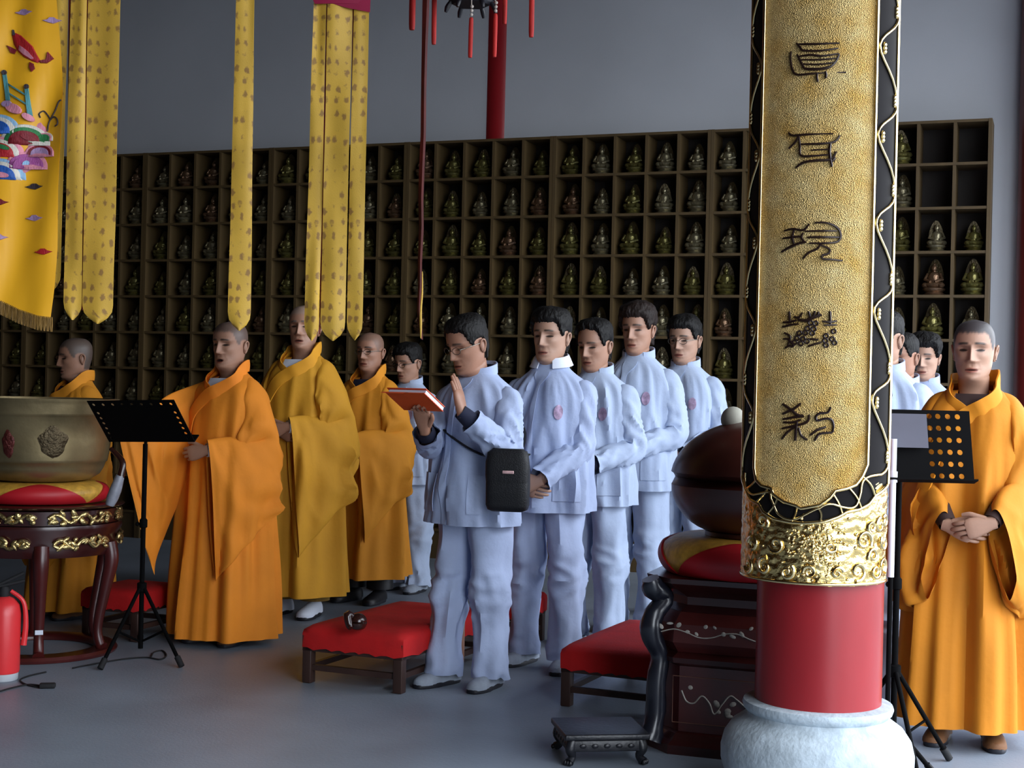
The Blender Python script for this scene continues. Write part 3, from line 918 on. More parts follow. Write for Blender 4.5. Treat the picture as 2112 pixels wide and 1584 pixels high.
def make_person(P):
    """builds one person: an Empty at the feet, one body mesh, clothes as children"""
    H = P['H']; sc = H / 1.72
    base = floor_at(P['px'], P['py']) if 'py' in P else Vector((at(P['px'], 800, P['Y']).x, P['Y'], 0))
    root = empty('person', base, rad(P['yaw']), P['label'], 'person', P.get('group'), sc)
    rng = random.Random(P['seed'])
    sk = P['skin']
    inv = (Matrix.Translation(base) @ Matrix.Rotation(rad(P['yaw']), 4, 'Z') @ Matrix.Scale(sc, 4)).inverted()
    L = lambda px, py, Y: inv @ at(px, py, Y)
    P['L'] = L
    if callable(P.get('setup')): P['setup'](P)
    xf = head_xf(P)
    # ---- body: torso and head in one loft, limbs and hands grown from it
    mb = MB(); mb.col = sk
    rows, cols = [], []
    hg = head_grid(P)
    phs = [q[3] for q in hg[0]]
    for (z, w, f, b) in ((.80, .15, .11, .11), (1.02, .145, .105, .10), (1.25, .16, .10, .105), (1.37, .15, .08, .09), (1.415, .11, .066, .08), (1.44, .078, .056, .072)):
        rows.append([Vector((w * math.sin(p), -(f if math.cos(p) > 0 else b) * math.cos(p), z - .012 * math.cos(p) * (z > 1.4))) for p in phs]); cols.append([sk] * NPHI)
    for r in hg:
        rows.append([xf(q[0], q[4]) for q in r]); cols.append([q[1] for q in r])
    mb.grid(rows, closed=True, cap0=True, cap1=True, cols=cols)
    for s in (-1, 1):                                            # ears
        ec = Vector((s * .0715 * P.get('fw', 1), .014, .106))
        rim = [(0, .012, -.028), (0, .002, -.016), (.004, -.004, .0), (.010, -.004, .018), (.013, .006, .030), (.014, .018, .026), (.012, .022, .010), (.007, .018, -.008), (.003, .010, -.024)]
        mb.tube([xf(ec + Vector((s * q[0], q[1] , q[2]))) for q in rim], [.006, .005, .0045, .0045, .0048, .005, .005, .005, .0065], n=7, samples=22, col=tuple(k * .95 for k in sk))
        mb.ball(xf(ec + Vector((s * .004, .009, .002))), (.008, .016, .027), n=12, col=tuple(k * .8 for k in sk))
    arms = {}
    for s in (-1, 1):
        A = P['arms'][s]
        S = Vector((s * (.170 if P['kind'] == 'monk' else .155) * P.get('wide', 1), .004, SH - .035))
        E, Wr = ik(S, Vector(A['wrist']), A.get('hint', (s * .55, .5, -.8)))
        arms[s] = (S, E, Wr)
        F = Vector(A.get('fwd', (-s, -.25, -.2))).normalized()
        mb.tube([S - Vector((s * .05, 0, .03)), S.lerp(E, .5), E, E.lerp(Wr, .5), Wr], [.03, .036, .034, .034, .026], n=12, samples=14)
        hand(mb, Wr, F, A.get('pn', (0, 1, 0)), A.get('thumb', -s), A.get('curl', .45), tuple(k * .95 for k in sk), A.get('tout', .5), A.get('hsc', 1.0))
        mb.tube([(s * .085, 0, .84), (s * .095, 0, .48), (s * .10, .02, .09)], [.06, .042, .03], n=12, samples=10)
    mb.build('body', M_skin, root, attr=True)
    # ---- hair
    if P.get('hair') is not None:
        th = P.get('hairth', .016)
        hb = MB(); rows = []
        sel = [r for r in hg if r[0][4] > .0]
        for r in sel:
            row = []
            for q in r:
                c0 = Vector((0, .005, .12))
                d = (q[0] - c0).normalized()
                k = q[2] * (th * (.75 + .5 * sstep(.13, .2, q[0].z) + .45 * nz(q[0].x * 26, q[0].y * 26, q[0].z * 26 + P['seed']) + .3 * nz(q[0].x * 90, q[0].y * 90, q[0].z * 45)) + .006 * sstep(.15, .22, q[0].z)) - .012 * (1 - q[2])
                row.append(xf(q[0] + d * k, q[4]))
            rows.append(row)
        hb.grid(rows, closed=True, cap1=True)
        keep = []
        n = NPHI
        masks = [q[2] for r in sel for q in r]
        ff, fm = [], []
        for f_, m_ in zip(hb.f, hb.m):
            if max(masks[i] for i in f_) > 0.02: ff.append(f_); fm.append(m_)
        hb.f, hb.m = ff, fm
        hb.build('hair', M_hairs[P['hair']], root)
    # ---- spectacles
    if P.get('glasses') is not None:
        gb = MB()
        for s in (-1, 1):
            ring = [xf(Vector((s * (.033 + .021 * math.cos(a)), -.1005 + .010 * abs(.033 + .021 * math.cos(a)) / .05, .119 + .0155 * math.sin(a)))) for a in np.linspace(0, 2 * PI, 21)]
            gb.tube(ring, .0016, n=6, caps=False)
            gb.tube([xf(Vector((s * .054, -.088, .123))), xf(Vector((s * .074, -.05, .125))), xf(Vector((s * .081, .012, .123)))], .0017, n=6)
        gb.tube([xf(Vector((-.012, -.102, .122))), xf(Vector((0, -.106, .124))), xf(Vector((.012, -.102, .122)))], .0016, n=6)
        gb.build('spectacles', P['glasses'], root)
    sd = P['seed']
    if P['kind'] == 'blue':
        mc = P.get('cloth', M_blue)
        S_ = blue_surf(P); hem = P.get('hem', .76)
        S_.mesh([hem + .002] + list(np.linspace(hem + .01, 1.49, 72)), 96).build('jacket', mc, root)
        jk = [c for c in children(root) if c.name.startswith('jacket')][0]
        for s in (-1, 1):
            S0, E, Wr = arms[s]
            A = P['arms'][s]
            dW = (Wr - E).normalized()
            cuff = Wr - dW * A.get('cuff', .01)
            def wob(t, a, p, s=s):
                kb = math.exp(-((t - .58) / .22) ** 2); ca, sa = math.cos(a), math.sin(a)
                return sstep(.08, .3, t) * ((.008 + .014 * kb) * ridge(ca * 1.1 + s * 5 + t * 1.5, sa * 1.1 + t * 7, sd + s) + .007 * nz(ca * 1.3, sa * 1.3 + t * 5, sd + 2 * s) + .006 * ridge(ca * 1.5, sa * 1.5 + 3 * t, t * 12 + sd) - .006)
            sb = MB()
            sb.tube([Vector((s * .07, .0, 1.31)), S0 + Vector((s * .008, 0, -.010)), S0.lerp(E, .5) + Vector((s * .012, .006, 0)), E + Vector((s * .004, .008, .0)), E.lerp(cuff, .5), cuff], [.036, .066, .064, .060, .056, P.get('cuffr', .058)], n=32, samples=72, caps=False, wob=wob)
            sb.build('sleeve', mc, root)
            cb = MB()
            if P.get('innercuff', True):
                cb.tube([cuff - dW * .03, Wr + dW * .012], [.046, .034], n=14, caps=False, samples=4)
                cb.build('inner_cuff', P.get('innercol', M_navy), root)
        # collar, placket, pocket, emblem
        def stand(z0, z1, r0, r1, open_, th=.006, drop=.03):
            cbm = MB(); rws = []
            for (h, rr) in ((0, r0), (.5, (r0 + r1) / 2), (1, r1)):
                o_, i_ = [], []
                for k in range(41):
                    a = open_ + (2 * PI - 2 * open_) * k / 40
                    zz = z0 + (z1 - z0) * h + drop * (1 - math.cos(a)) / 2
                    o_.append(Vector((rr * 1.06 * math.sin(a), -rr * .92 * math.cos(a) + .006, zz)))
                    i_.append(Vector(((rr - th) * 1.06 * math.sin(a), -(rr - th) * .92 * math.cos(a) + .006, zz)))
                rws.append(o_ + i_[::-1])
            cbm.grid(rws, closed=True, cap0=True, cap1=True)
            return cbm
        stand(1.436, 1.482, .086, .083, rad(P.get('vopen', 28)), drop=.045).build('collar', mc, root)
        stand(1.43, 1.480, .078, .070, rad(5)).build('inner_shirt', P.get('innercol', M_navy), root)
        if P.get('whitecollar'):
            wc = stand(1.452, 1.502, .103, .081, rad(22), drop=.035); wc.build('shirt_collar', M_white, root)
        pk = P.get('placket', -6)
        S_.patch(lambda z: rad(pk - 4 - 10 * sstep(1.36, 1.45, z)), lambda z: rad(pk + 3 + 16 * sstep(1.36, 1.45, z)), hem + .004, 1.44, .006, 4, 40).build('placket', mc, root)
        for s in (-1, 1):
            S_.patch(rad(s * 22), rad(s * 62), hem + .06, hem + .235, .006, 8, 8).build('pocket', mc, root)
        eb = S_.patch(lambda z: rad(26 - 9 * math.sqrt(max(0.02, 1 - ((z - 1.245) / .036) ** 2)) * .7), lambda z: rad(26 + 9 * math.sqrt(max(0.02, 1 - ((z - 1.245) / .036) ** 2)) * .7), 1.21, 1.28, .007, 6, 8, th=.003)
        eb.build('emblem', M_emb, root)['label'] = 'faded pink lotus emblem on the chest'
        # trousers
        mt = P.get('trouser', mc)
        st = P.get('stance', .105)
        pb = MB()
        for s in (-1, 1):
            rws = []
            fy = P.get('feet', {}).get(s, 0.0)
            for i in range(73):
                t = i / 72
                z = .92 + (.055 - .92) * t
                cx = s * (.085 + (st - .085) * sstep(0, .7, t)); cy = fy * sstep(.1, 1, t) + .004
                w = crt([0, .25, .55, .8, 1], [(.112, .140), (.100, .122), (.088, .104), (.083, .096), (.082, .096)], t)
                row = []
                for j in range(36):
                    a = 2 * PI * j / 36
                    kb = math.exp(-((t - .55) / .12) ** 2) + .8 * sstep(.8, 1, t)
                    d = .014 * ridge(math.cos(a) * 1.1 + s * 3, math.sin(a) * 1.1, t * 3 + sd) + .020 * kb * ridge(math.cos(a) * .9, math.sin(a) * .9 + s * 2 + t * 6, t * 11 + sd) + .009 * nz(math.cos(a) * 1.2, math.sin(a), t * 6 + sd + 7 * s) - .016
                    d += .010 * math.exp(-((a - 1.5 * PI) / .35) ** 2) * (1 - .3 * t)
                    row.append(Vector((cx + (w[0] + d) * math.cos(a), cy + (w[1] + d) * math.sin(a), z - (.015 * sstep(.97, 1, t) * (math.sin(a) > 0)))))
                rws.append(row)
            pb.grid(rws, closed=True, cap0=True)
        pb.build('trousers', mt, root)
        for s in (-1, 1):
            fy = P.get('feet', {}).get(s, 0.0)
            shoe(root, s * st, fy + .01, rad(s * 8), P.get('shoe', M_shoe))
    else:
        mr, mcol = M_robes[P['robe']], M_collars[P['robe']]
        S_ = robe_surf(P); hem = P.get('hem', .06)
        rm = MB(); zr = list(np.linspace(hem, 1.30, 52)) + list(np.linspace(1.315, 1.488, 15))
        def rp(ph, z):
            zz = z - .108 * math.exp(-(ph / .8) ** 2) * sstep(1.33, 1.488, z)
            return S_(ph, zz)
        rm.grid([[rp(-PI + 2 * PI * j / 120, z) for j in range(120)] for z in zr], closed=True)
        rm.build('robe', mr, root)
        S_.patch(lambda z: rad(-12 - 260 * max(0, z - 1.365)), lambda z: rad(8 + 300 * max(0, z - 1.365)), 1.355, 1.432, .001, 8, 10).build('inner_shirt', P.get('innercol', M_navy), root)  # on the young monk this inset is coloured as shaded neck skin
        S_.band([(-180, 1.497), (-130, 1.497), (-95, 1.488), (-66, 1.455), (-38, 1.415), (-18, 1.382), (-8, 1.36)], .022, .006, 40).build('collar_band', mcol, root)
        S_.band([(180, 1.497), (130, 1.503), (98, 1.500), (72, 1.468), (44, 1.430), (14, 1.383), (-12, 1.32), (-30, 1.22), (-42, 1.10), (-50, .98)], .031, .014, 60, hw1=.036).build('collar_band', mcol, root)
        for s in (-1, 1):
            S0, E, Wr = arms[s]
            A = P['arms'][s]
            out = Vector((s * .75, .25, .35)); k = A.get('drop', 1.0)
            fd = (Wr - E); fd.z = 0; fd.normalize(); fp = Vector((fd.y, -fd.x, 0)) * s
            um = S0.lerp(E, .55); tip = A.get('tip', .69); tm = A.get('tipm', .56)
            R_ = [(Vector((s * .06, .0, 1.448)), Vector((s * .08, .0, 1.24)), .05, Vector((0, -1, 0))),
                  (Vector((s * .172, .004, 1.414)), Vector((s * .125, .0, 1.19)), .092, Vector((0, -1, 0))),
                  (um + Vector((s * .092, .01, .03)), um + Vector((-s * .085, .02, -.14)), .098, Vector((-s * .1, -1, 0))),
                  (E + Vector((s * .070, .03, .05)), E + Vector((-s * .015, .02, -A.get('tipe', .36) * k)), .088, Vector((-s * .75, -.75, 0))),
                  (E.lerp(Wr, .5) + Vector((0, -.01, .066)), E.lerp(Wr, .5) + Vector((s * .035, .02, -tm * k)), .066, fp),
                  (Wr + Vector((s * .014, -.008, .056)), Wr + Vector((s * .07, .02, -tip * k)), .050, fp)]
            if 'rings' in A: R_ = A['rings'](R_)
            N = 60
            Ts, th = smooth_path([r[0] for r in R_], [r[2] for r in R_], N)
            Bs, _ = smooth_path([r[1] for r in R_], [r[2] for r in R_], N)
            Ms, _ = smooth_path([r[3] for r in R_], [r[2] for r in R_], N)
            rws = []
            for i in range(N):
                t = i / (N - 1)
                C_ = (Ts[i] + Bs[i]) / 2; maj = (Ts[i] - Bs[i]) / 2
                mu = maj.normalized(); mn = Ms[i] - mu * Ms[i].dot(mu)
                mn.normalize()
                row = []
                for j in range(52):
                    a = 2 * PI * j / 52
                    ca, sa = math.cos(a), math.sin(a)
                    hang = .5 - .5 * ca
                    taper = 1 - .55 * hang * sstep(.5, 1, t)
                    q_ = (t - .62) * 2.2; ang = math.atan2(hang + .05, q_); rdl = math.hypot(hang, q_)
                    fo = .030 * ridge(rdl * 3.2 + sd, ang * .9, s) * sstep(.1, .5, hang) + .024 * ridge(t * 5 + hang * 1.4, hang * 1.2 + s, sd) + .008 * nz(t * 9, hang * 4, sd) - .008
                    fo *= min(1, abs(sa) * 1.3) * sstep(.05, .3, t) * (1 - .75 * sstep(.82, 1, t))
                    q = C_ + maj * ca + mn * (th[i] * taper * sa + math.copysign(fo, sa)) + mn * .02 * math.sin(t * 9 + hang * 4 + sd) * hang
                    wz = sstep(E.z + .04, E.z - .10, q.z) * sstep(.34, .55, t)
                    if wz > 0:
                        w_, f_, b_ = crt(S_.k, S_.r, q.z)
                        pq = math.atan2(q.x / w_, -q.y / (f_ if q.y < 0 else b_))
                        rs_ = S_(pq, q.z)
                        oside = .5 + .5 * max(-1, min(1, 4 * sa * mn.dot(Vector((q.x, q.y, 0)).normalized())))
                        r0 = math.hypot(rs_.x, rs_.y) + .012 + oside * (.024 + max(-.012, fo * 1.2))
                        r1 = math.hypot(q.x, q.y)
                        if r1 < r0:
                            k_ = 1 + (r0 / r1 - 1) * wz
                            q.x *= k_; q.y *= k_
                    row.append(q)
                rws.append(row)
            sb = MB(); sb.grid(rws, closed=True)
            sb.build('sleeve', mr, root)
            cb = MB(); dW = (Wr - E).normalized()
            cb.tube([Wr - dW * .10, Wr - dW * .005], [.044, .036], n=14, caps=False, samples=4)
            cb.build('inner_cuff', P.get('innercol', M_navy), root)
        for s in (-1, 1):
            lb = MB()
            lb.tube([(s * .1, .02, hem + .25), (s * .1, .02, .09)], [.09, .085], n=16, caps=False, samples=5, wob=lambda t, a, p: .006 * nz(a, t * 5, sd))
            lb.build('trouser_leg', P.get('under', M_underpants), root)
            shoe(root, s * .10, .0, rad(s * 8), P.get('shoe', M_brownshoe))
    return root
def clasp(z=1.0, y=-.235, spread=.085, drop=1.0, tip=.69, tipm=.56, tipe=.36):
    return {-1: dict(wrist=(-spread, y + .012, z), fwd=(1, -.25, -.28), pn=(0, 1, .1), curl=.40, drop=drop, tip=tip, tipm=tipm, tipe=tipe),
            1: dict(wrist=(spread + .012, y - .022, z + .02), fwd=(-1, -.18, -.32), pn=(.1, 1, .1), curl=.42, drop=drop, tip=tip, tipm=tipm, tipe=tipe)}
SKA, SKB, SKC, SKD = (.38, .20, .13), (.35, .172, .108), (.40, .228, .155), (.32, .16, .10)

def m1_setup(P):
    L = P['L']
    a = clasp(1.05, -.25, .06)
    a[1] = dict(wrist=(.06, -.27, 1.05), fwd=(-1, -.3, -.25), pn=(0, 1, .1), curl=.5, drop=1.0)
    wr = L(262, 893, 7.52)
    def rings(R):
        return R[:2] + [(L(352, 812, 7.74), L(375, 1010, 7.78), .085, Vector((.2, -1, 0))), (L(318, 838, 7.64), L(345, 1090, 7.70), .075, Vector((.4, -.9, 0))),
                        (L(280, 868, 7.56), L(325, 1150, 7.63), .055, Vector((.4, -.9, 0))), (L(246, 893, 7.50), L(319, 1186, 7.58), .04, Vector((.4, -.9, 0)))]
    a[-1] = dict(wrist=wr, fwd=(-.5, -.8, .1), pn=(0, 0, 1), curl=.4, rings=rings, hint=(-.4, .3, -1))
    P['arms'] = a
def p1_setup(P):
    L = P['L']
    P['arms'] = {-1: dict(wrist=L(876, 886, 6.50), fwd=(.1, -.35, .75), pn=(.2, -.7, .4), curl=.5, thumb=1, hint=(-.5, .2, -1), cuff=.06),
                 1: dict(wrist=L(953, 852, 6.50), fwd=(-.22, -.05, 1), pn=(-1, -.25, 0), curl=.03, thumb=-1, tout=.35, hint=(.55, .15, -1), cuff=.055, hsc=1.08)}

PEOPLE = [  # positions by the pixel of the feet on the floor or by distance
    dict(kind='monk', px=160, Y=8.55, H=1.62, yaw=-48, head=(-12, 6, 0), seed=1.3, skin=SKD, stubble=.85, stubcol=(.05, .045, .04), robe='amber', arms=clasp(1.0),
         label='monk in an amber robe mostly hidden behind the bronze bowl bell'),
    dict(kind='monk', px=462, py=1322, H=1.70, yaw=-27, head=(0, 3, 0), seed=2.7, skin=SKA, stubble=.75, stubcol=(.05, .045, .045), robe='orange', mouth=.8, fw=1.06, hs=1.08, wide=1.04, arms=clasp(), setup=m1_setup, innercol=M_white,
         label='chanting monk in an orange robe standing behind the left music stand', hem=.04),
    dict(kind='monk', px=612, py=1268, H=1.85, yaw=-20, head=(10, -1, 0), seed=3.9, skin=SKA, stubble=.5, stubcol=(.30, .26, .22), robe='ochre', arms=clasp(1.04, -.22, .03, 1.02), innercol=M_white, mouth=.25, brow=(.12, .10, .09),
         label='tall elderly monk in an ochre robe, sleeves joined, under the three-tailed banner', hem=.13, shoe=M_white),
    dict(kind='monk', px=752, py=1240, H=1.72, yaw=-26, head=(2, 2, 0), seed=4.4, skin=SKB, stubble=.5, stubcol=(.10, .075, .06), robe='amber', arms=clasp(1.02, -.25, .05, .92), glasses=M_glass_frame, innercol=M_navy,
         label='bald monk with spectacles in an amber robe, third monk in the left row', hem=.17, shoe=M_blackshoe, under=M_blackshoe),
    dict(kind='monk', px=1992, py=1528, H=1.705, yaw=-20, head=(-4, 3, 0), seed=5.6, skin=SKC, stubble=.96, stubcol=(.028, .028, .033), robe='bright', arms=clasp(.905, -.265, .075, 1.0, .30, .42, .50), hs=1.07, mouth=.15, wide=.97,
         armx=1,
         label='young monk in a bright orange robe with clasped hands behind the right music stand', hem=.09, innercol=mat('shaded_skin_brown', '2c1713', 0.85, var=0.1)),  # brown puts the shade on his neck skin into the inset's colour
    dict(kind='blue', px=836, py=1218, H=1.66, yaw=-32, head=(-6, 10, 0), seed=6.1, skin=SKA, hair=0, glasses=M_dark_frame, arms=clasp(.98), cloth=M_blue2,
         label='young man in a pale blue suit and dark glasses behind the orange book'),
    dict(kind='blue', px=972, py=1412, H=1.72, yaw=-36, head=(-12, 20, 0), fwd=.02, seed=7.3, skin=SKB, hair=0, hairth=.012, recede=.012, glasses=M_glass_frame, belly=.02, wide=1.04, setup=p1_setup, feet={-1: -.08, 1: .0}, vopen=24,
         label='praying man in a pale blue suit with a black bag, nearest of the blue row', arms=None, eye=.0018),
    dict(kind='blue', px=1122, py=1374, H=1.775, yaw=-24, head=(-5, 2, 0), seed=8.8, skin=SKC, hair=0, arms=clasp(.90, -.24, .05), whitecollar=True, innercuff=False, stance=.12, feet={-1: .04, 1: -.04},
         label='man in a pale blue suit with a white shirt collar, second in the blue row'),
    dict(kind='blue', px=1218, py=1332, H=1.755, yaw=-28, head=(-7, 10, 0), seed=9.2, skin=SKA, hair=0, recede=.03, arms=clasp(.965), cloth=M_blue2,
         label='man with a high forehead looking down, pale blue suit, third in the blue row'),
    dict(kind='blue', px=1303, py=1302, H=1.875, yaw=-26, head=(-2, 5, 0), seed=10.5, skin=SKA, hair=2, hairth=.022, fw=.96, arms=clasp(.96), cloth=M_blue2, vopen=36,
         label='tall gaunt brown-haired man in a pale blue suit, fourth in the blue row'),
    dict(kind='blue', px=1412, Y=9.1, H=1.835, yaw=-28, head=(-2, 6, 0), seed=11.1, skin=SKC, hair=0, hs=1.1, glasses=M_glass_frame, arms=clasp(.925), cloth=M_blue2, vopen=26,
         label='man with glasses in a pale blue suit, last of the blue row'),
    dict(kind='blue', px=1826, Y=7.3, H=1.80, yaw=-40, head=(-14, 6, 0), seed=12.9, skin=SKC, hair=0, hairth=.009, arms=clasp(.98), cloth=M_blue2, innercol=M_navy,
         label='man in a pale blue suit half hidden by the golden board, dark collar showing'),
    dict(kind='blue', px=1862, Y=8.25, H=1.735, yaw=-40, head=(-8, 6, 0), seed=13.4, skin=SKB, hair=0, hairth=.01, arms=clasp(.98),
         label='close-cropped man in blue glimpsed between the golden board and the tousled man'),
    dict(kind='blue', px=1906, Y=8.9, H=1.755, yaw=-30, head=(4, 6, 0), seed=14.7, skin=SKC, hair=0, hairth=.024, arms=clasp(.98),
         label='black-haired man in blue whose face shows left of the young monk'),
    dict(kind='blue', px=1808, Y=6.55, H=1.50, yaw=-40, head=(-10, 12, 0), seed=15.2, skin=SKC, hair=0, arms=clasp(.98), cloth=M_blue2,
         label='short person in pale blue almost wholly behind the red pillar'),
]
ROOTS = {}
for i, P in enumerate(PEOPLE):
    ROOTS[i] = make_person(P)
P1 = PEOPLE[6]
# ------------------------------------------------------------------ things carried by the praying man
M_bag = mat('black_nylon', '0c0d12', 0.55, var=0.2, vscale=20, bump=0.3, bscale=200)
M_bookcover = mat('orange_book_cover', 'e4551a', 0.55, var=0.08, vscale=10)
M_page = mat('book_pages', 'd9dcec', 0.8, var=0.05, vscale=50, stretch=(1, 1, 30))
Wp = ROOTS[6].matrix_basis.copy()
Wp = Matrix.Translation(ROOTS[6].location) @ Matrix.Rotation(rad(P1['yaw']), 4, 'Z') @ Matrix.Scale(P1['H'] / 1.72, 4)
bc = at(1048, 990, 6.50)
bag = empty('shoulder_bag', (bc.x, bc.y, bc.z - .14), rad(-12), 'black nylon shoulder bag with a small red and white badge at the praying man\'s hip', 'bag')
b = MB(); rows = []
for (z, w, d) in ((0, .070, .030), (.008, .088, .042), (.03, .096, .050), (.12, .097, .052), (.20, .095, .050), (.245, .088, .042), (.27, .082, .032), (.276, .06, .018)):
    rows.append([Vector((math.copysign(abs(math.cos(a)) ** .35, math.cos(a)) * w, math.copysign(abs(math.sin(a)) ** .45, math.sin(a)) * d, z)) for a in np.linspace(0, 2 * PI, 32, endpoint=False)])
b.grid(rows, closed=True, cap0=True, cap1=True); b.build('pouch', M_bag, bag)
b = MB(); rows = []
for (z, k) in ((.135, 1.03), (.16, 1.06), (.22, 1.06), (.262, .98), (.282, .72)):
    rows.append([Vector((math.copysign(abs(math.cos(a)) ** .35, math.cos(a)) * .094 * k, -math.copysign(abs(math.sin(a)) ** .45, math.sin(a)) * .054 * k, z)) for a in np.linspace(0.05, PI - .05, 18)])
b.grid(rows)
fl_ = b.build('flap', M_bag, bag)
b = MB(); b.box((.012, -.0605, .178), (.026, .0035, .007), bev=.003)
o = b.build('badge', mat('badge_pale', 'd8b0b0', 0.4, var=0.2, vscale=60), fl_); o['label'] = 'small pale red badge'
Wi = bag.matrix_basis
bi = (Matrix.Translation(bag.location) @ Matrix.Rotation(rad(-12), 4, 'Z')).inverted()
S1 = blue_surf(P1)
pth = [bag.location + Vector((-.075, -.01, .262))] + [Wp @ S1(rad(f), z, .010) for (f, z) in ((40, 1.09), (15, 1.13), (-20, 1.2), (-60, 1.3), (-100, 1.4), (-140, 1.42), (170, 1.34), (130, 1.2), (95, 1.1))] + [bag.location + Vector((.085, .02, .25))]
b = MB(); b.tube([bi @ p for p in pth], .016, n=8, samples=60, flat=.35); b.build('strap', M_bag, bag)

# open book
bk = at(858, 825, 6.40)
e1 = Vector((.81, -.59, 0)).normalized()
e2 = Vector((.51, .70, -.51)); e2 = (e2 - e1 * e2.dot(e1)).normalized()
e3 = e1.cross(e2)
RB = Matrix((e1, e2, e3)).transposed()
book = empty('chant_book', bk, 0, 'orange covered chant book held open in the praying man\'s hand', 'book')
b = MB(); b.box((0, 0, 0), (.105, .072, .008), rot=RB); b.build('page_block', M_page, book, smooth=False)
b = MB(); b.box(RB @ Vector((-.003, -.004, -.011)), (.112, .077, .0016), rot=RB)
b.build('cover', M_bookcover, book, smooth=False)
b = MB(); b.box(RB @ Vector((-.003, -.004, .011)), (.112, .077, .0016), rot=RB)
b.build('cover', M_bookcover, book, smooth=False)
b = MB()
rows = [[bk * 0 + RB @ Vector((x, -.080 - .03 * t, -.012 - .02 * t * t)) for x in np.linspace(-.112, .02, 6)] for t in np.linspace(0, 1, 5)]
b.grid(rows); b.build('loose_cover_flap', M_bookcover, book)

# ------------------------------------------------------------------ kneeling stools
M_seat = mat('red_velvet', 'b80a0c', 0.85, var=0.12, vscale=10, sheen=0.0, bump=0.15, bscale=80)
M_swood = mat('dark_stool_wood', '3a2620', 0.5, var=0.2, vscale=8, stretch=(1, 1, .3))
def stool(c, rz, hx, hy, H, label, z0=.0):
    r = empty('kneeling_stool', (c[0], c[1], 0), rz, label, 'stool', 'red kneeling stools')
    b = MB(); rows = []
    n = 72
    for (k, z, dz) in ((0.0, H + .012, 0), (.6, H + .012, 0), (.9, H + .006, 0), (.985, H - .012, 0), (1.0, H - .03, 0), (1.006, H - .095, 1)):
        row = []
        for j in range(n):
            a = 2 * PI * j / n
            ca, sa = math.cos(a), math.sin(a)
            q = max(abs(ca), abs(sa)); x, y = ca / q, sa / q
            cr = 1 - .03 * (abs(x * y)) ** 6
            wz = .006 * math.sin(j * 2.1) + .004 * nz(j * .4, hx * 9, 0) if dz else 0
            row.append(Vector((x * (hx) * k * cr + (.004 * math.sin(j * 1.3) if dz else 0), y * hy * k * cr, z + wz)))
        rows.append(row)
    b.grid(rows, closed=True, cap0=False); b.build('seat_cover', M_seat, r)
    b = MB(); b.box((0, 0, H - .075), (hx - .012, hy - .012, .035)); b.build('seat_frame', M_swood, r, smooth=False)
    for sx in (-1, 1):
        for sy in (-1, 1):
            b = MB(); b.box((sx * (hx - .035), sy * (hy - .035), (H - .04) / 2), (.023, .023, (H - .04) / 2 - .001), bev=.004); b.build('leg', M_swood, r)
    for sx in (-1, 1):
        b = MB(); b.box((sx * (hx - .035), 0, .075), (.012, hy - .05, .013)); b.build('stretcher', M_swood, r, smooth=False)
    for sy in (-1, 1):
        b = MB(); b.box((0, sy * (hy - .035), .075), (hx - .05, .012, .013)); b.build('stretcher', M_swood, r, smooth=False)
    return r
A_, B_ = floor_at(637, 1408), floor_at(820, 1430)
dirx = (B_ - A_).normalized(); diry = Vector((-dirx.y, dirx.x, 0))
hx = (B_ - A_).length / 2 + .04; hy = .50
cS = (A_ + B_) / 2 + diry * (hy - .03)
rzS = math.atan2(dirx.y, dirx.x)
stool(cS, rzS, hx, hy, .262, 'red velvet kneeling stool with a small wooden fish on it, left of the praying man')
cA = floor_at(1170, 1455)
rz2 = rad(-24); d2 = Vector((math.cos(rz2), math.sin(rz2), 0)); n2 = Vector((-d2.y, d2.x, 0))
stool(cA + d2 * .20 + n2 * .42, rz2, .235, .46, .262, 'red velvet kneeling stool between the blue row and the carved cabinet')
stool((-2.05, 7.98), HA, .19, .22, .262, 'red kneeling stool in the shade behind the bowl bell stand')
stool((.03, 7.98), HA, .14, .2, .262, 'red kneeling stool glimpsed behind the legs of the praying man')
stool((2.62, 7.0), HA, .24, .3, .262, 'red kneeling stool cut off at the right edge behind the young monk')

# small wooden fish on the left stool
M_muyu = mat('dark_glossy_wood', '2b1511', 0.22, var=0.2, vscale=14, coat=.4)
wf = at(738, 1292, 7.0); zf_ = .276
q_ = floor_at(738, 1299, zf_)
r = empty('hand_wooden_fish', (q_.x, q_.y, zf_), rad(25), 'small glossy dark brown wooden fish lying on the left red stool', 'percussion')
def fish_body(b, R, slit, n=40, squash=.9):
    rows = []
    for i in range(29):
        th = PI * (i + .05) / 28.1
        z = math.cos(th)
        row = []
        for j in range(n):
            a = 2 * PI * j / n
            k = math.sin(th) if z > 0 else math.sin(th) ** .62
            x, y = k * math.cos(a), k * math.sin(a)
            front = sstep(-.1, .55, -y)
            cut = math.exp(-((z - .02 - .05 * x) / .05) ** 2) * front
            s_ = 1 - slit * cut
            top = 1 + .06 * (z > 0) * z
            row.append(Vector((x * R * s_, y * R * s_ * .95, z * R * squash * top)))
        rows.append(row)
    b.grid(rows, closed=True, cap0=True, cap1=True)
b = MB(); fish_body(b, .042, .3); o = b.build('body', M_muyu, r); o.location = (0, 0, .037)
b = MB(); b.tube([(-.02, .005, .055), (-.05, .0, .072), (-.048, -.015, .03), (-.045, -.03, .014)], [.016, .02, .018, .012], n=10, samples=12); b.build('fish_tail', M_muyu, r)
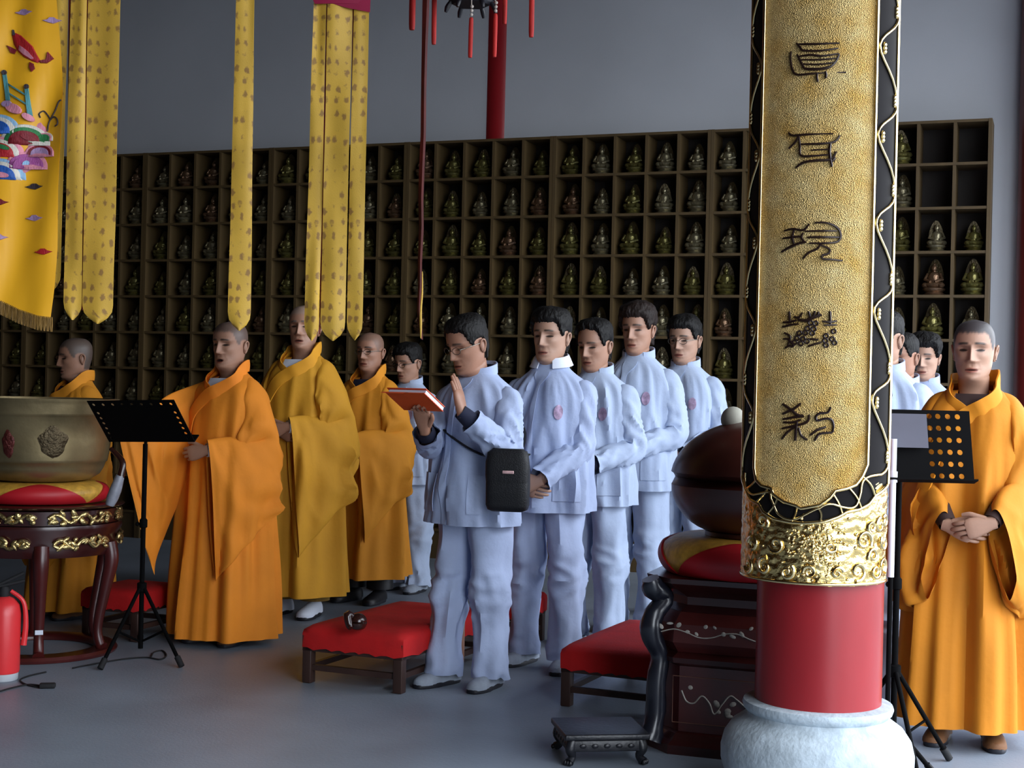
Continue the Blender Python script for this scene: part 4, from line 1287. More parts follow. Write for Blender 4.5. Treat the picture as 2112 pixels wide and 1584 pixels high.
# ------------------------------------------------------------------ music stands
M_mstand = mat('black_stand_metal', '050506', 0.8, 0.0, var=0.1, spec=0.08)
M_chrome = mat('stand_steel', '6d6f74', 0.35, 0.8, var=0.1)
M_rubber = mat('rubber', '111114', 0.8, var=0.1)
def perforated(b, O, ex, ey, W, H, holes, rh, th):
    """rectangular plate with round holes: cell grid, each cell a ring; O lower left, ex/ey unit axes"""
    nrm = ex.cross(ey).normalized() * th
    xs = sorted(set([0, W] + [v for h in holes for v in (h[0] - rh * 1.3, h[0] + rh * 1.3)]))
    ys = sorted(set([0, H] + [v for h in holes for v in (h[1] - rh * 1.3, h[1] + rh * 1.3)]))
    pt = lambda x, y, k: O + ex * x + ey * y + nrm * k
    for i in range(len(xs) - 1):
        for j in range(len(ys) - 1):
            x0, x1, y0, y1 = xs[i], xs[i + 1], ys[j], ys[j + 1]
            cx, cy = (x0 + x1) / 2, (y0 + y1) / 2
            hole = any(abs(h[0] - cx) < 1e-6 and abs(h[1] - cy) < 1e-6 for h in holes)
            if not hole:
                for k in (-.5, .5):
                    b.face([b.vert(pt(x0, y0, k)), b.vert(pt(x1, y0, k)), b.vert(pt(x1, y1, k)), b.vert(pt(x0, y1, k))])
            else:
                n = 16; ro, ri = [[], []], [[], []]
                for kk, k in enumerate((-.5, .5)):
                    for t in range(n):
                        a = 2 * PI * t / n
                        ca, sa = math.cos(a), math.sin(a); q = max(abs(ca), abs(sa))
                        ro[kk].append(b.vert(pt(cx + (x1 - x0) / 2 * ca / q, cy + (y1 - y0) / 2 * sa / q, k)))
                        ri[kk].append(b.vert(pt(cx + rh * ca, cy + rh * sa, k)))
                for t in range(n):
                    u = (t + 1) % n
                    for kk in (0, 1): b.face([ro[kk][t], ro[kk][u], ri[kk][u], ri[kk][t]])
                    b.face([ri[0][t], ri[0][u], ri[1][u], ri[1][t]])
    for (p, q) in (((0, 0), (W, 0)), ((W, 0), (W, H)), ((W, H), (0, H)), ((0, H), (0, 0))):
        b.face([b.vert(pt(*p, -.5)), b.vert(pt(*q, -.5)), b.vert(pt(*q, .5)), b.vert(pt(*p, .5))])
def music_stand(base, desk_c, ex, ey, W, H, holes, rh, legs, label, hubz=.36):
    r = empty('music_stand', base, 0, label, 'music stand', 'black music stands')
    B0 = Vector(base)
    dc = desk_c - B0
    b = MB(); perforated(b, dc - ex * W / 2 - ey * H / 2, ex, ey, W, H, holes, rh, .004)
    b.build('desk', M_mstand, r, smooth=False)
    nrm = ex.cross(ey).normalized()
    if nrm.z < 0: nrm = -nrm
    b = MB(); o_ = dc - ey * (H / 2) 
    b.box(o_ + nrm * .022, (W / 2, .003, .024), rot=Matrix((ex, ey, nrm)).transposed()); b.build('ledge', M_mstand, r, smooth=False)
    b = MB(); b.tube([(0, 0, .06), (0, 0, dc.z - .12)], .0125, n=12); b.build('lower_tube', M_mstand, r)
    b = MB(); b.tube([(0, 0, dc.z - .14), (0, 0, dc.z - .09), (dc.x * .9, dc.y * .9, dc.z - nrm.z * .012)], .0085, n=10, samples=12); b.build('upper_tube', M_mstand, r)
    b = MB(); b.lathe([(.012, dc.z * .55), (.02, dc.z * .55 + .005), (.02, dc.z * .55 + .04), (.012, dc.z * .55 + .05)], n=14); b.ball((-.03, 0, dc.z * .55 + .02), .012, n=8); b.build('clamp_collar', M_mstand, r)
    b = MB(); b.lathe([(.014, hubz - .02), (.024, hubz - .015), (.024, hubz + .025), (.014, hubz + .03)], n=14); b.build('hub', M_mstand, r)
    for f in legs:
        f = Vector(f) - B0; f.z = .012
        top = Vector((f.x * .06, f.y * .06, hubz))
        b = MB(); b.tube([top, f], .0095, n=8); lg = b.build('leg', M_mstand, r)
        d = (f - top).normalized()
        b = MB(); b.tube([f - d * .05, f + d * .004], .015, n=8); b.build('rubber_foot', M_rubber, lg)
        b = MB(); m_ = top.lerp(f, .55); b.tube([m_, (f.x * .06, f.y * .06, .10)], .006, n=6); b.build('brace', M_mstand, r)
    return r
mb0 = floor_at(289, 1362)
tl, tr, br_, bl = at(168, 826, 7.06), at(345, 826, 6.86), at(415, 909, 6.98), at(236, 911, 7.18)
exL = ((tr - tl) + (br_ - bl)).normalized(); eyL = ((tl - bl) + (tr - br_)); eyL = (eyL - exL * eyL.dot(exL))
HL = eyL.length / 2; eyL.normalize(); WL = ((tr - tl).length + (br_ - bl).length) / 2
cL = (tl + tr + br_ + bl) / 4
holesL = [(WL * (i + .5) / 9, HL - .022) for i in range(9)] + [(WL - .022 - .0 * j, HL * (j + .5) / 8) for j in range(0, 7)] + [(.022, HL * (j + .5) / 8) for j in range(0, 7)]
holesL = [(WL * (i + .5) / 9, HL - .024) for i in range(9)] + [(WL * (.5) / 9, HL * (j + .6) / 8) for j in range(0, 6)] + [(WL * (8.5) / 9, HL * (j + .6) / 8) for j in range(0, 6)]
music_stand((mb0.x, mb0.y, 0), cL, exL, eyL, WL, HL, holesL, .0085, [floor_at(207, 1383), floor_at(374, 1378), floor_at(290, 1325)], 'black folding music stand seen from behind, in front of the chanting monk')
rb0 = Vector((at(1856, 900, 5.50).x, 5.50, 0))
dC = at(1853, 918, 5.42)
exR = Vector((1, .02, .0)).normalized(); eyR = Vector((.03, .28, .95)); eyR = (eyR - exR * eyR.dot(exR)).normalized()
WR, HR = .55, .275
cols_x = [WR / 2 + v for v in (.122, .155, .192, .229)] + [WR / 2 - v for v in (.07, .11, .15, .19, .23)]
holesR = [(x, HR * (j + .5) / 6) for x in cols_x for j in range(6)]
msR = music_stand(rb0, dC, exR, eyR, WR, HR, holesR, .0105, [floor_at(1957, 1570), floor_at(1900, 1640), Vector((rb0.x - .12, rb0.y + .33, 0))], 'black perforated music stand in front of the young monk, beside the red pillar')
nR = exR.cross(eyR).normalized()
if nR.y > 0: nR = -nR
b = MB()
pc = dC + exR * .005 + eyR * .055 + nR * .008
pc = at(1866, 888, 5.40)
b.box((0, 0, 0), (.085, .0008, .065), rot=Matrix((exR, nR, eyR)).transposed())
o = b.build('paper_sheet', mat('grey_paper', '4f515d', 0.8, var=0.08)); o.location = pc
tag(o, 'grey sheet of paper clipped to the front of the right music stand', 'paper')

# microphone stand with a white upper tube
mx = at(1841, 1000, 5.36)
r = empty('microphone_stand', (mx.x, 5.36, 0), 0, 'slim stand with a white upper tube and dark lower pole beside the red pillar', 'stand')
zt, zm = at(1835, 905, 5.36).z, at(1835, 1190, 5.36).z
b = MB(); b.tube([(.0, 0, zm), (.0, 0, zt)], .0125, n=14); b.build('white_tube', mat('white_enamel', 'd5dbe4', 0.35, var=0.04), r)
b = MB(); b.tube([(0, 0, zt - .16), (0, 0, zt - .12)], .017, n=14); b.build('coupling', MATS['white_enamel'], r)
b = MB(); b.tube([(0, 0, .10), (0, 0, zm)], .0095, n=12); b.build('lower_pole', M_mstand, r)
b = MB(); b.tube([(0, 0, .16), (0, 0, .26)], .02, n=12); b.build('hub', M_mstand, r)
for f in (floor_at(1925, 1600), Vector((mx.x - .05, 5.66, 0)), Vector((mx.x + .17, 5.22, 0))):
    b = MB(); p = Vector((f.x - mx.x, f.y - 5.36, .012)); b.tube([(0, 0, .22), p], .009, n=8); lg = b.build('leg', M_mstand, r)
    b = MB(); d = (p - Vector((0, 0, .22))).normalized(); b.tube([p - d * .04, p + d * .003], .013, n=8); b.build('rubber_foot', M_rubber, lg)
# ------------------------------------------------------------------ bowl bell, cushion and carved stand
M_bronze = mat('aged_bronze', '94835f', 0.42, 0.8, var=0.35, vscale=5, bump=0.12, bscale=30)
M_bronzed = mat('dark_bronze', '564a36', 0.45, 0.8, var=0.3, vscale=20, bump=0.7, bscale=90)
M_satin_r = mat('red_satin', 'b01420', 0.5, var=0.08, vscale=6, sheen=0.0)
M_satin_y = mat('gold_brocade', 'c99a3c', 0.45, var=0.25, vscale=30, sheen=0.0, bump=0.2, bscale=90)
M_lacq = mat('dark_red_lacquer', '33100f', 0.3, var=0.2, vscale=8, coat=0.3)
M_lacq2 = mat('red_brown_lacquer', '471614', 0.35, var=0.2, vscale=8, coat=0.2)
M_gilt = mat('gilt_carving', 'c9b27a', 0.25, 0.9, var=0.25, vscale=30, bump=0.4, bscale=90)
BC = Vector((at(82, 1000, 7.45).x, 7.45, 0))
zst = at(84, 1048, 7.0).z
zcu = at(84, 1003, 7.05).z
zbl = at(84, 823, 7.0).z
HB = zbl - zcu
bell = empty('bowl_bell', BC + Vector((0, 0, zcu)), 0, 'large bronze singing bowl bell on a red and gold cushion', 'bell')
b = MB()
prof = [(.02, .0), (.17, .0), (.25, .012), (.295, .04), (.315, .075), (.322, .10), (.330, .104), (.334, .12), (.340, .15), (.347, .22), (.357, HB * .78), (.366, HB * .80), (.372, HB * .83), (.374, HB * .93), (.380, HB * .96), (.385, HB),
        (.366, HB), (.350, HB * .9), (.325, .12), (.28, .05), (.02, .03)]
b.lathe(prof, n=72); b.build('bowl', M_bronze, bell)
def on_bell(a, z, off):
    R = np.interp(z, [.1, .15, .22, HB * .78], [.325, .340, .347, .357]) + off
    return Vector((R * math.sin(a), -R * math.cos(a), z))
def roundel(a0, z0, w, h, name, m):
    bm_ = MB(); rows = []
    for i in range(9):
        k = i / 8
        rows.append([on_bell(a0 + k * w * math.cos(t) * (1 + .12 * math.sin(5 * t)), z0 + k * h * math.sin(t) * (1 + .10 * math.sin(4 * t + 1)), .002 + .007 * (1 - k ** 3) + .004 * nz(k * 9 * math.cos(t), k * 9 * math.sin(t), a0 * 9)) for t in np.linspace(0, 2 * PI, 28, endpoint=False)])
    bm_.grid(rows, closed=True, cap0=True); bm_.build(name, m, bell)
roundel(.48, HB * .5, .20, .075, 'relief_roundel', M_bronzed)
roundel(-.14, HB * .47, .09, .065, 'relief_roundel', mat('red_bronze', '5c2722', 0.45, 0.5, var=0.3, vscale=30, bump=0.5, bscale=90))
roundel(-.85, HB * .5, .20, .075, 'relief_roundel', M_bronzed)

def cushion(name, c, R, Hc, npet, ph0, label, rzz=0):
    r = empty(name, c, rzz, label, 'cushion', 'red and gold petal cushions')
    def cp(a, t, off=0):
        rr = R * (.93 + .11 * max(0.0, math.sin(PI * min(1, t * 1.05))) ** .7) + off
        k = 1.0
        z = Hc * t
        if t > .8: rr -= R * .10 * ((t - .8) / .2) ** 2
        return Vector((rr * math.sin(a), -rr * math.cos(a), z))
    b = MB(); b.grid([[cp(2 * PI * j / 64, t) for j in range(64)] for t in np.linspace(0, 1, 12)], closed=True, cap0=True, cap1=True)
    b.build('cover', M_satin_y, r)
    for i in range(npet):
        a0 = ph0 + 2 * PI * i / npet; hw = PI / npet * .98
        b = MB(); rows = []
        for s in np.linspace(-1, 1, 25):
            top = max(.02, (1 - abs(s) ** 2.0)) * .98
            o_ = [cp(a0 + s * hw, .01 + t * top, .008) for t in np.linspace(0, 1, 14)]
            i_ = [cp(a0 + s * hw, .01 + t * top, -.003) for t in np.linspace(1, 0, 14)]
            rows.append(o_ + i_)
        b.grid(rows, closed=True, cap0=True, cap1=True)
        b.build('petal_patch', M_satin_r, r)
    return r
cushion('round_cushion', BC + Vector((0, 0, zst)), .325, zcu - zst, 4, .33, 'round red and gold petal cushion under the bronze bowl bell')

st = empty('carved_stand', BC, 0, 'round dark red lacquered stand with gilt carving under the bronze bowl bell', 'stand')
zf1, zf0, za0 = zst - .006, zst - .10, zst - .26
b = MB(); b.lathe([(.02, zf1 - .02), (.36, zf1 - .02), (.415, zf1 - .012), (.425, zf1 - .004), (.42, zf1), (.02, zf1)], n=60); b.build('table_top', M_lacq, st)
b = MB(); b.lathe([(.36, zf0), (.395, zf0 + .004), (.40, zf1 - .021), (.36, zf1 - .021)], n=60, cap0=False, cap1=False); b.build('frieze', M_lacq, st)
b = MB(); b.lathe([(.34, za0), (.385, za0 + .004), (.405, za0 + .05), (.392, za0 + .10), (.415, zf0 - .02), (.41, zf0), (.34, zf0)], n=60, cap0=False, cap1=False); b.build('apron', M_lacq, st)
rg = random.Random(11)
def gilt(R, z, a0, a1, h, name):
    bm_ = MB()
    n_ = 7
    pts = [Vector(((R + .004) * math.sin(a0 + (a1 - a0) * i / 24), -(R + .004) * math.cos(a0 + (a1 - a0) * i / 24), z + h * .35 * math.sin(i / 24 * PI * 5))) for i in range(25)]
    bm_.tube(pts, .010, n=7)
    for i in range(n_):
        a = a0 + (a1 - a0) * (i + .5) / n_
        for k in range(3):
            aa = a + rg.uniform(-.03, .03); zz = z + rg.uniform(-h * .42, h * .42)
            rot = Matrix.Rotation(-0 + aa, 3, 'Z') @ Matrix.Rotation(rg.uniform(-1, 1), 3, 'Y')
            bm_.ball(Vector(((R + .006) * math.sin(aa), -(R + .006) * math.cos(aa), zz)), (rg.uniform(.014, .028), .011, rg.uniform(.009, .016)), n=7, rot=rot)
    bm_.build(name, M_gilt, st)
NL = 6
lph = rad(20)
for i in range(NL):
    a = lph + 2 * PI * i / NL
    g_ = .07
    gilt(.400, (zf0 + zf1) / 2 - .008, a + g_, a + 2 * PI / NL - g_, .06, 'gilt_carving')
    gilt(.405, za0 + .075, a + g_ * 2, a + 2 * PI / NL - g_ * 2, .06, 'gilt_carving')
    d = Vector((math.sin(a), -math.cos(a), 0))
    b = MB(); b.tube([d * .385 + Vector((0, 0, za0 + .06)), d * .40 + Vector((0, 0, za0 - .03)), d * .37 + Vector((0, 0, za0 - .18)), d * .335 + Vector((0, 0, .14)), d * .35 + Vector((0, 0, .05)), d * .37 + Vector((0, 0, .03))], [.04, .038, .03, .024, .026, .03], n=12, samples=26)
    lg = b.build('leg', M_lacq2, st)
    if i == 0:
        b = MB(); p = d * .335 + Vector((0, 0, .15)); b.box(p + d * .027, (.019, .002, .011), rot=Matrix.Rotation(a, 3, 'Z'))
        o = b.build('tag', M_white, lg); o['label'] = 'small white price-like tag'
        o['label'] = 'small white paper tag'
b = MB(); b.lathe([(.29, .002), (.40, .002), (.405, .015), (.395, .03), (.30, .032), (.288, .018)], n=60, cap0=False, cap1=False)
rowsN = b; b.f += [tuple((5 * 60 + j, 5 * 60 + (j + 1) % 60, (j + 1) % 60, j)) for j in range(60)]; b.m += [0] * 60
b.build('ring_base', M_lacq2, st)
# striker leaning against the bowl
M_strk = mat('striker_grey_cloth', '8c8e98', 0.5, 0.2, var=0.2, vscale=30)
s0, s1, s2, s3 = at(228, 925, 7.02), at(252, 952, 7.0), at(248, 985, 6.98), at(226, 1042, 6.98)
sr = empty('bell_striker', s3, 0, 'padded grey bell striker with a dark curved handle leaning at the bowl bell', 'striker')
b = MB(); b.tube([s0 - s3, s1 - s3, s2 - s3], [.010, .016, .02], n=10, samples=14); b.build('handle', M_muyu, sr)
b = MB(); b.tube([s2 - s3 + Vector((0, 0, .01)), (s2 - s3) * .6, (s2 - s3) * .25, Vector((0, 0, .0))], [.020, .028, .028, .020], n=14, samples=12); b.build('padded_head', M_strk, sr)

# ------------------------------------------------------------------ big wooden fish on its cabinet
fc0 = floor_at(1346, 1545)
CW, CD = .66, .60
crz = rad(-19)
cu, cn = Vector((math.cos(crz), math.sin(crz), 0)), Vector((-math.sin(crz), math.cos(crz), 0))
CC = fc0 + cu * (CW / 2) + cn * (CD / 2)
zct = at(1440, 1186, 5.75).z
cab = empty('carved_cabinet', (CC.x, CC.y, 0), crz, 'dark red lacquered cabinet with pearl inlay carrying the big wooden fish', 'cabinet')
def octo(w, d, ch, z):
    return [Vector(p) for p in ((w - ch, -d, z), (w, -d + ch, z), (w, d - ch, z), (w - ch, d, z), (-w + ch, d, z), (-w, d - ch, z), (-w, -d + ch, z), (-w + ch, -d, z))]
def octa(prof, name, m, ch=.10):
    b = MB(); b.grid([octo(CW / 2 + o, CD / 2 + o, ch + o * .4, z) for (o, z) in prof], closed=True, cap0=True, cap1=True)
    return b.build(name, m, cab, smooth=False)
octa([(.05, .0), (.05, .035), (.03, .05), (.015, .075), (.0, .08)], 'plinth', M_lacq)
octa([(0, .081), (0, .335)], 'body', M_lacq2)
octa([(.0, .336), (.03, .35), (.035, .37), (.01, .39)], 'moulding', M_lacq)
octa([(.01, .391), (.035, .43), (.03, .50), (.0, .545)], 'drawer_band', M_lacq2)
octa([(.0, .546), (-.03, .57), (-.03, .60), (.015, .63), (.05, zct - .02), (.055, zct), (.02, zct)], 'cornice', M_lacq)
# carved corner posts
for (sx, sy) in ((-1, -1), (1, -1), (-1, 1), (1, 1)):
    b = MB()
    x0, y0 = sx * (CW / 2 - .03), sy * (CD / 2 - .03); ox, oy = sx * .707, sy * .707
    pf = [(.07, zct - .01), (.05, zct - .05), (.00, .59), (.055, .52), (.06, .45), (.02, .37), (.03, .28), (.035, .12), (.06, .04)]
    b.tube([(x0 + ox * o, y0 + oy * o, z) for (o, z) in pf], [.035, .045, .03, .04, .04, .032, .036, .036, .05], n=10, samples=34, wob=lambda t, a, p: .006 * ridge(t * 14, a * 1.2, 0))
    b.build('corner_post', mat('black_lacquer_blue_lit', '1d1f29', 0.3, var=0.2, vscale=14, coat=.3), cab)  # blue of the light reflected on the corners is put into the colour
# pearl inlay on the front: flowers on the drawer band, framed spray on the body
M_pearl = mat('pearl_inlay', 'a8a39a', 0.35, var=0.25, vscale=40)
def front_pt(x, z, off): return Vector((x, -CD / 2 - off, z))
def inlay(strokes, off, name):
    bm_ = MB()
    for st_ in strokes:
        bm_.tube([front_pt(x, z, off) for (x, z) in st_[1:]], st_[0], n=6, samples=max(4, 4 * len(st_)), flat=None)
    return bm_.build(name, M_pearl, cab)
def petal(bm_, x, z, w, h, an, off):
    bm_.ball(front_pt(x, z, off), (w, .0015, h), n=8, rot=Matrix.Rotation(an, 3, 'Y'))
bm_ = MB(); rg = random.Random(5)
zz = .475
bm_.tube([front_pt(-.30 + .05 * i, zz + .014 * math.sin(i * 1.4) - .008, .033) for i in range(13)], .0022, n=6, samples=50)
for i in range(18):
    x = -.30 + .035 * i
    petal(bm_, x, zz + .012 * math.sin(i * 1.4) + rg.uniform(.0, .02), rg.uniform(.008, .014), rg.uniform(.005, .009), rg.uniform(-1, 1), .033)
bm_.build('pearl_inlay', M_pearl, cab)
bm_ = MB(); fx0, fx1, fz0, fz1 = -.255, .255, .115, .295
c_ = [front_pt(*p, .0015) for p in ((fx0, fz0), (fx1, fz0), (fx1, fz1), (fx0, fz1), (fx0, fz0))]
bm_.tube(c_, .0016, n=5); bm_.build('inlay_border', mat('brass_line', '6e4a3c', 0.4, var=0.1), cab)
bm_ = MB()
bm_.tube([front_pt(*p, .0015) for p in ((-.22, .24), (-.20, .20), (-.17, .195), (-.14, .225), (-.11, .20), (-.09, .16), (-.06, .20), (-.03, .235), (0, .22), (.05, .19), (.1, .23), (.16, .2))], .003, n=6, samples=60)
for i in range(16):
    petal(bm_, rg.uniform(-.2, .2), rg.uniform(.15, .26), rg.uniform(.009, .016), rg.uniform(.007, .012), rg.uniform(-1, 1), .0015)
bm_.build('pearl_inlay', M_pearl, cab)
# cushion and fish
zc2 = at(1440, 1110, 5.75).z
cushion('round_cushion', (CC.x, CC.y, zct + .0005), .365, zc2 - zct, 4, -.35, 'round red and gold petal cushion under the big wooden fish', 0)
M_bigfish = mat('brown_fish_wood', '4a2018', 0.38, var=0.2, vscale=5, coat=.15)
bf = empty('wooden_fish_drum', (CC.x, CC.y, zc2), rad(-25), 'big round brown wooden fish drum with a dark mouth slit, behind the golden board', 'drum')
FR = .345
b = MB(); fish_body(b, FR, .22, n=72, squash=.66); o = b.build('body', M_bigfish, bf); o.location = (0, 0, FR * .66 + .001)
b = MB(); b.lathe([(.16, .0), (.2, .004), (.2, .02), (.17, .03)], n=32); b.build('foot', M_bigfish, bf)
mp_ = at(1512, 865, 5.86)
ml = empty('fish_mallet', mp_, 0, 'mallet with a round white padded head lying on the wooden fish', 'mallet')
b = MB(); b.ball((0, 0, 0), (.050, .050, .052), n=20); b.build('padded_head', mat('white_felt', 'a9a79a', 0.9, var=0.1, vscale=20), ml)
b = MB(); b.tube([(.03, .0, -.005), (.42, -.02, -.03)], .011, n=10); b.build('handle', M_muyu, ml)

# low black footstool
p0, p1, p2 = floor_at(1183, 1576), floor_at(1322, 1574), None
fu = (p1 - p0).normalized(); fu = Vector((math.cos(rad(9)), math.sin(rad(9)), 0)); fn = Vector((-fu.y, fu.x, 0))
fw, fd, fh = .15, .135, .118
fcn = p0 + fu * (fw - .03) + fn * (fd - .03)
M_blk = mat('black_carved_wood', '15161c', 0.4, var=0.3, vscale=20, bump=0.2, bscale=50)
fs = empty('footstool', fcn, rad(9), 'low black carved footstool with claw feet on the floor before the cabinet', 'footstool')
b = MB(); b.box((0, 0, fh - .011), (fw + .012, fd + .012, .011), bev=.005); b.build('top', M_blk, fs)
for (cx, cy, hx_, hy_) in ((0, -fd + .008, fw - .015, .008), (0, fd - .008, fw - .015, .008), (-fw + .008, 0, .008, fd - .015), (fw - .008, 0, .008, fd - .015)):
    b = MB(); b.box((cx, cy, fh - .045), (hx_, hy_, .021), bev=.003)
    for i in range(5):
        t = -1 + 2 * (i + .5) / 5
        c_ = Vector((cx + (t * hx_ * .85 if hx_ > hy_ else math.copysign(.008, cx)), cy + (t * hy_ * .85 if hy_ > hx_ else math.copysign(.008, cy)), fh - .045))
        b.ball(c_, (.014 if hx_ > hy_ else .004, .014 if hy_ > hx_ else .004, .009), n=8)
    b.build('apron', M_blk, fs)
for sx in (-1, 1):
    for sy in (-1, 1):
        b = MB(); b.tube([(sx * (fw - .02), sy * (fd - .02), fh - .03), (sx * (fw - .012), sy * (fd - .012), .06), (sx * (fw - .022), sy * (fd - .022), .03), (sx * (fw - .008), sy * (fd - .008), .012)], [.022, .02, .014, .018], n=10, samples=14)
        for k in (-1, 0, 1):
            b.ball((sx * (fw - .002) + k * .008 * sy, sy * (fd - .002) - k * .008 * sx, .011), (.008, .008, .0105), n=7)
        b.build('leg', M_blk, fs)

# ------------------------------------------------------------------ banners
def brocade(name, base, motif, sx, sy, seed):
    m = mat(name, base, 0.55, var=0.18, vscale=3, sheen=0.0, bump=0.1, bscale=200)
    nt = m.node_tree; bs = nt.nodes['Principled BSDF']
    src = bs.inputs['Base Color'].links[0].from_socket
    uv = nt.nodes.new('ShaderNodeUVMap')
    mp_ = nt.nodes.new('ShaderNodeMapping'); mp_.inputs['Scale'].default_value = (sx, sy, 1)
    nt.links.new(uv.outputs[0], mp_.inputs[0])
    v = nt.nodes.new('ShaderNodeTexVoronoi'); v.inputs['Scale'].default_value = 1.0; v.inputs['Randomness'].default_value = .35
    nt.links.new(mp_.outputs[0], v.inputs['Vector'])
    n = nt.nodes.new('ShaderNodeTexNoise'); n.inputs['Scale'].default_value = 3.5; n.inputs['Detail'].default_value = 3
    nt.links.new(mp_.outputs[0], n.inputs['Vector'])
    a = nt.nodes.new('ShaderNodeMath'); a.operation = 'MULTIPLY_ADD'; a.inputs[1].default_value = .55; a.inputs[2].default_value = -.18
    nt.links.new(n.outputs['Fac'], a.inputs[0])
    s = nt.nodes.new('ShaderNodeMath'); s.operation = 'ADD'
    nt.links.new(v.outputs['Distance'], s.inputs[0]); nt.links.new(a.outputs[0], s.inputs[1])
    r = nt.nodes.new('ShaderNodeValToRGB'); r.color_ramp.elements[0].position = .27; r.color_ramp.elements[1].position = .41
    r.color_ramp.elements[0].color = (1, 1, 1, 1); r.color_ramp.elements[1].color = (0, 0, 0, 1)
    nt.links.new(s.outputs[0], r.inputs[0])
    k = nt.nodes.new('ShaderNodeMath'); k.operation = 'MULTIPLY'; k.inputs[1].default_value = .65
    nt.links.new(r.outputs[0], k.inputs[0])
    mx = nt.nodes.new('ShaderNodeMix'); mx.data_type = 'RGBA'
    nt.links.new(k.outputs[0], mx.inputs[0]); nt.links.new(src, mx.inputs[6]); mx.inputs[7].default_value = (*lin(motif), 1)
    nt.links.new(mx.outputs[2], bs.inputs['Base Color'])
    return m
M_br = brocade('yellow_brocade', 'd6ab40', '6b4038', 2.5, 1.7, 0)
def ribbon(rows_px, Y, name, m, parent, origin, tip=None, bulge=.005, seed=0.0, uvw=3.0, amp=.012, th=.004):
    """hanging strip: rows_px list of (y, xl, xr); world strip at distance Y with gentle waves; real thickness"""
    L_ = []
    for (p, q) in zip(rows_px[:-1], rows_px[1:]):
        n_ = max(1, int(abs(q[0] - p[0]) / 14))
        for i in range(n_): L_.append([p[k] + (q[k] - p[k]) * i / n_ for k in (0, 1, 2)])
    L_.append(list(rows_px[-1]))
    nx = 8
    b = MB(); ro, uv = [], []
    zt_ = at(L_[0][1], L_[0][0], Y).z
    for (y, xl, xr) in L_:
        pl, pr = at(xl, y, Y), at(xr, y, Y)
        row = []
        for i in range(nx + 1):
            t = i / nx
            p = pl.lerp(pr, t)
            p.y += amp * nz(t * 1.2 + seed, p.z * 2.0, seed) + bulge * math.sin(PI * t) * -1
            row.append(p - origin)
            uv.append((t * (pr - pl).length * 10, (zt_ - p.z) * 10))
        ro.append(row)
    ids = b.grid(ro)
    nrm = Vector((0, th, 0))
    nf = len(b.f); base = len(b.v)
    for p in list(b.v): b.vert(Vector(p) + nrm)
    for f in list(b.f): b.face([base + i for i in f[::-1]])
    R, Cn = len(ro), nx + 1
    def side(i, j): b.face([i, j, base + j, base + i])
    for r_ in range(R - 1):
        side(r_ * Cn, (r_ + 1) * Cn); side(r_ * Cn + nx, (r_ + 1) * Cn + nx)
    for c in range(nx):
        side(c, c + 1); side((R - 1) * Cn + c, (R - 1) * Cn + c + 1)
    o = b.build(name, m, parent)
    me = o.data; ul = me.uv_layers.new(name='UVMap')
    UV = uv + uv
    for lp in me.loops: ul.data[lp.index].uv = UV[lp.vertex_index]
    return o
M_edge = mat('red_banner_edge', '7a1a16', 0.7, var=0.1)
YB = 6.3
def tipped(y0, y1, xl0, xr0, xl1, xr1, tiplen=38):
    """strip with a scalloped point at its lower end"""
    mid = (xl1 + xr1) / 2; hw = (xr1 - xl1) / 2
    return [(y0, xl0, xr0), (y1 - tiplen, xl1, xr1), (y1 - tiplen * .62, xl1 + hw * .10, xr1 - hw * .08), (y1 - tiplen * .3, xl1 + hw * .42, xr1 - hw * .38), (y1, mid - hw * .06, mid + hw * .06)]
o0 = at(190, -60, YB)
r = empty('tailed_banner', o0, 0, 'yellow brocade banner with pointed tails beside the embroidered banner', 'banner')
for (k, q) in enumerate((tipped(-60, 600, 112, 142, 90, 125), tipped(-60, 660, 147, 180, 131, 168), tipped(-60, 668, 182, 250, 170, 233))):
    ribbon(q, YB + (.03 if k == 0 else 0), 'tail', M_br, r, o0, seed=k * 3.1, amp=.02)
ribbon([(-60, 142.5, 147), (300, 139, 141)], YB + .02, 'red_edging', M_edge, r, o0, bulge=0, amp=0)
ribbon([(-60, 180, 182.5), (640, 168, 170.5)], YB + .012, 'red_edging', M_edge, r, o0, bulge=0, amp=0)
ribbon([(-140, 108, 255), (-60, 110, 252)], YB - .01, 'header', mat('magenta_header', '9a1240', 0.6, var=0.1), r, o0)
o0 = at(505, -60, YB)
r = empty('streamer_banner', o0, 0, 'single narrow yellow brocade streamer with a scalloped point', 'banner')
ribbon(tipped(-60, 682, 489, 525, 470, 517), YB, 'tail', M_br, r, o0, seed=8.2, amp=.02)
ribbon([(-120, 486, 530), (-60, 487, 527)], YB - .01, 'header', MATS['magenta_header'], r, o0)
o0 = at(705, -60, YB)
r = empty('tailed_banner', o0, 0, 'three-tailed yellow brocade banner with a magenta header, left of the lantern', 'banner')
for (k, q) in enumerate((tipped(-20, 703, 648, 674, 627, 658), tipped(-20, 703, 677, 728, 661, 712), tipped(-20, 702, 731, 762, 715, 748))):
    ribbon(q, YB, 'tail', M_br, r, o0, seed=20 + k * 2.3, amp=.02)
ribbon([(-20, 674, 677), (690, 658, 660.5)], YB + .012, 'red_edging', M_edge, r, o0, bulge=0, amp=0)
ribbon([(-20, 728, 731), (440, 721, 722)], YB + .012, 'red_edging', M_edge, r, o0, bulge=0, amp=0)
p_ = [(-90, 640, 775), (-20, 645, 768), (2, 646, 764), (8, 650, 763)]
ribbon(p_, YB - .015, 'header', MATS['magenta_header'], r, o0)
b = MB(); b.prism([at(x, y, YB - .02) - o0 for (x, y) in ((663, 0), (764, 0), (763, 25), (715, 16))], (0, .004, 0)); b.build('header_fold', MATS['magenta_header'], r, smooth=False)
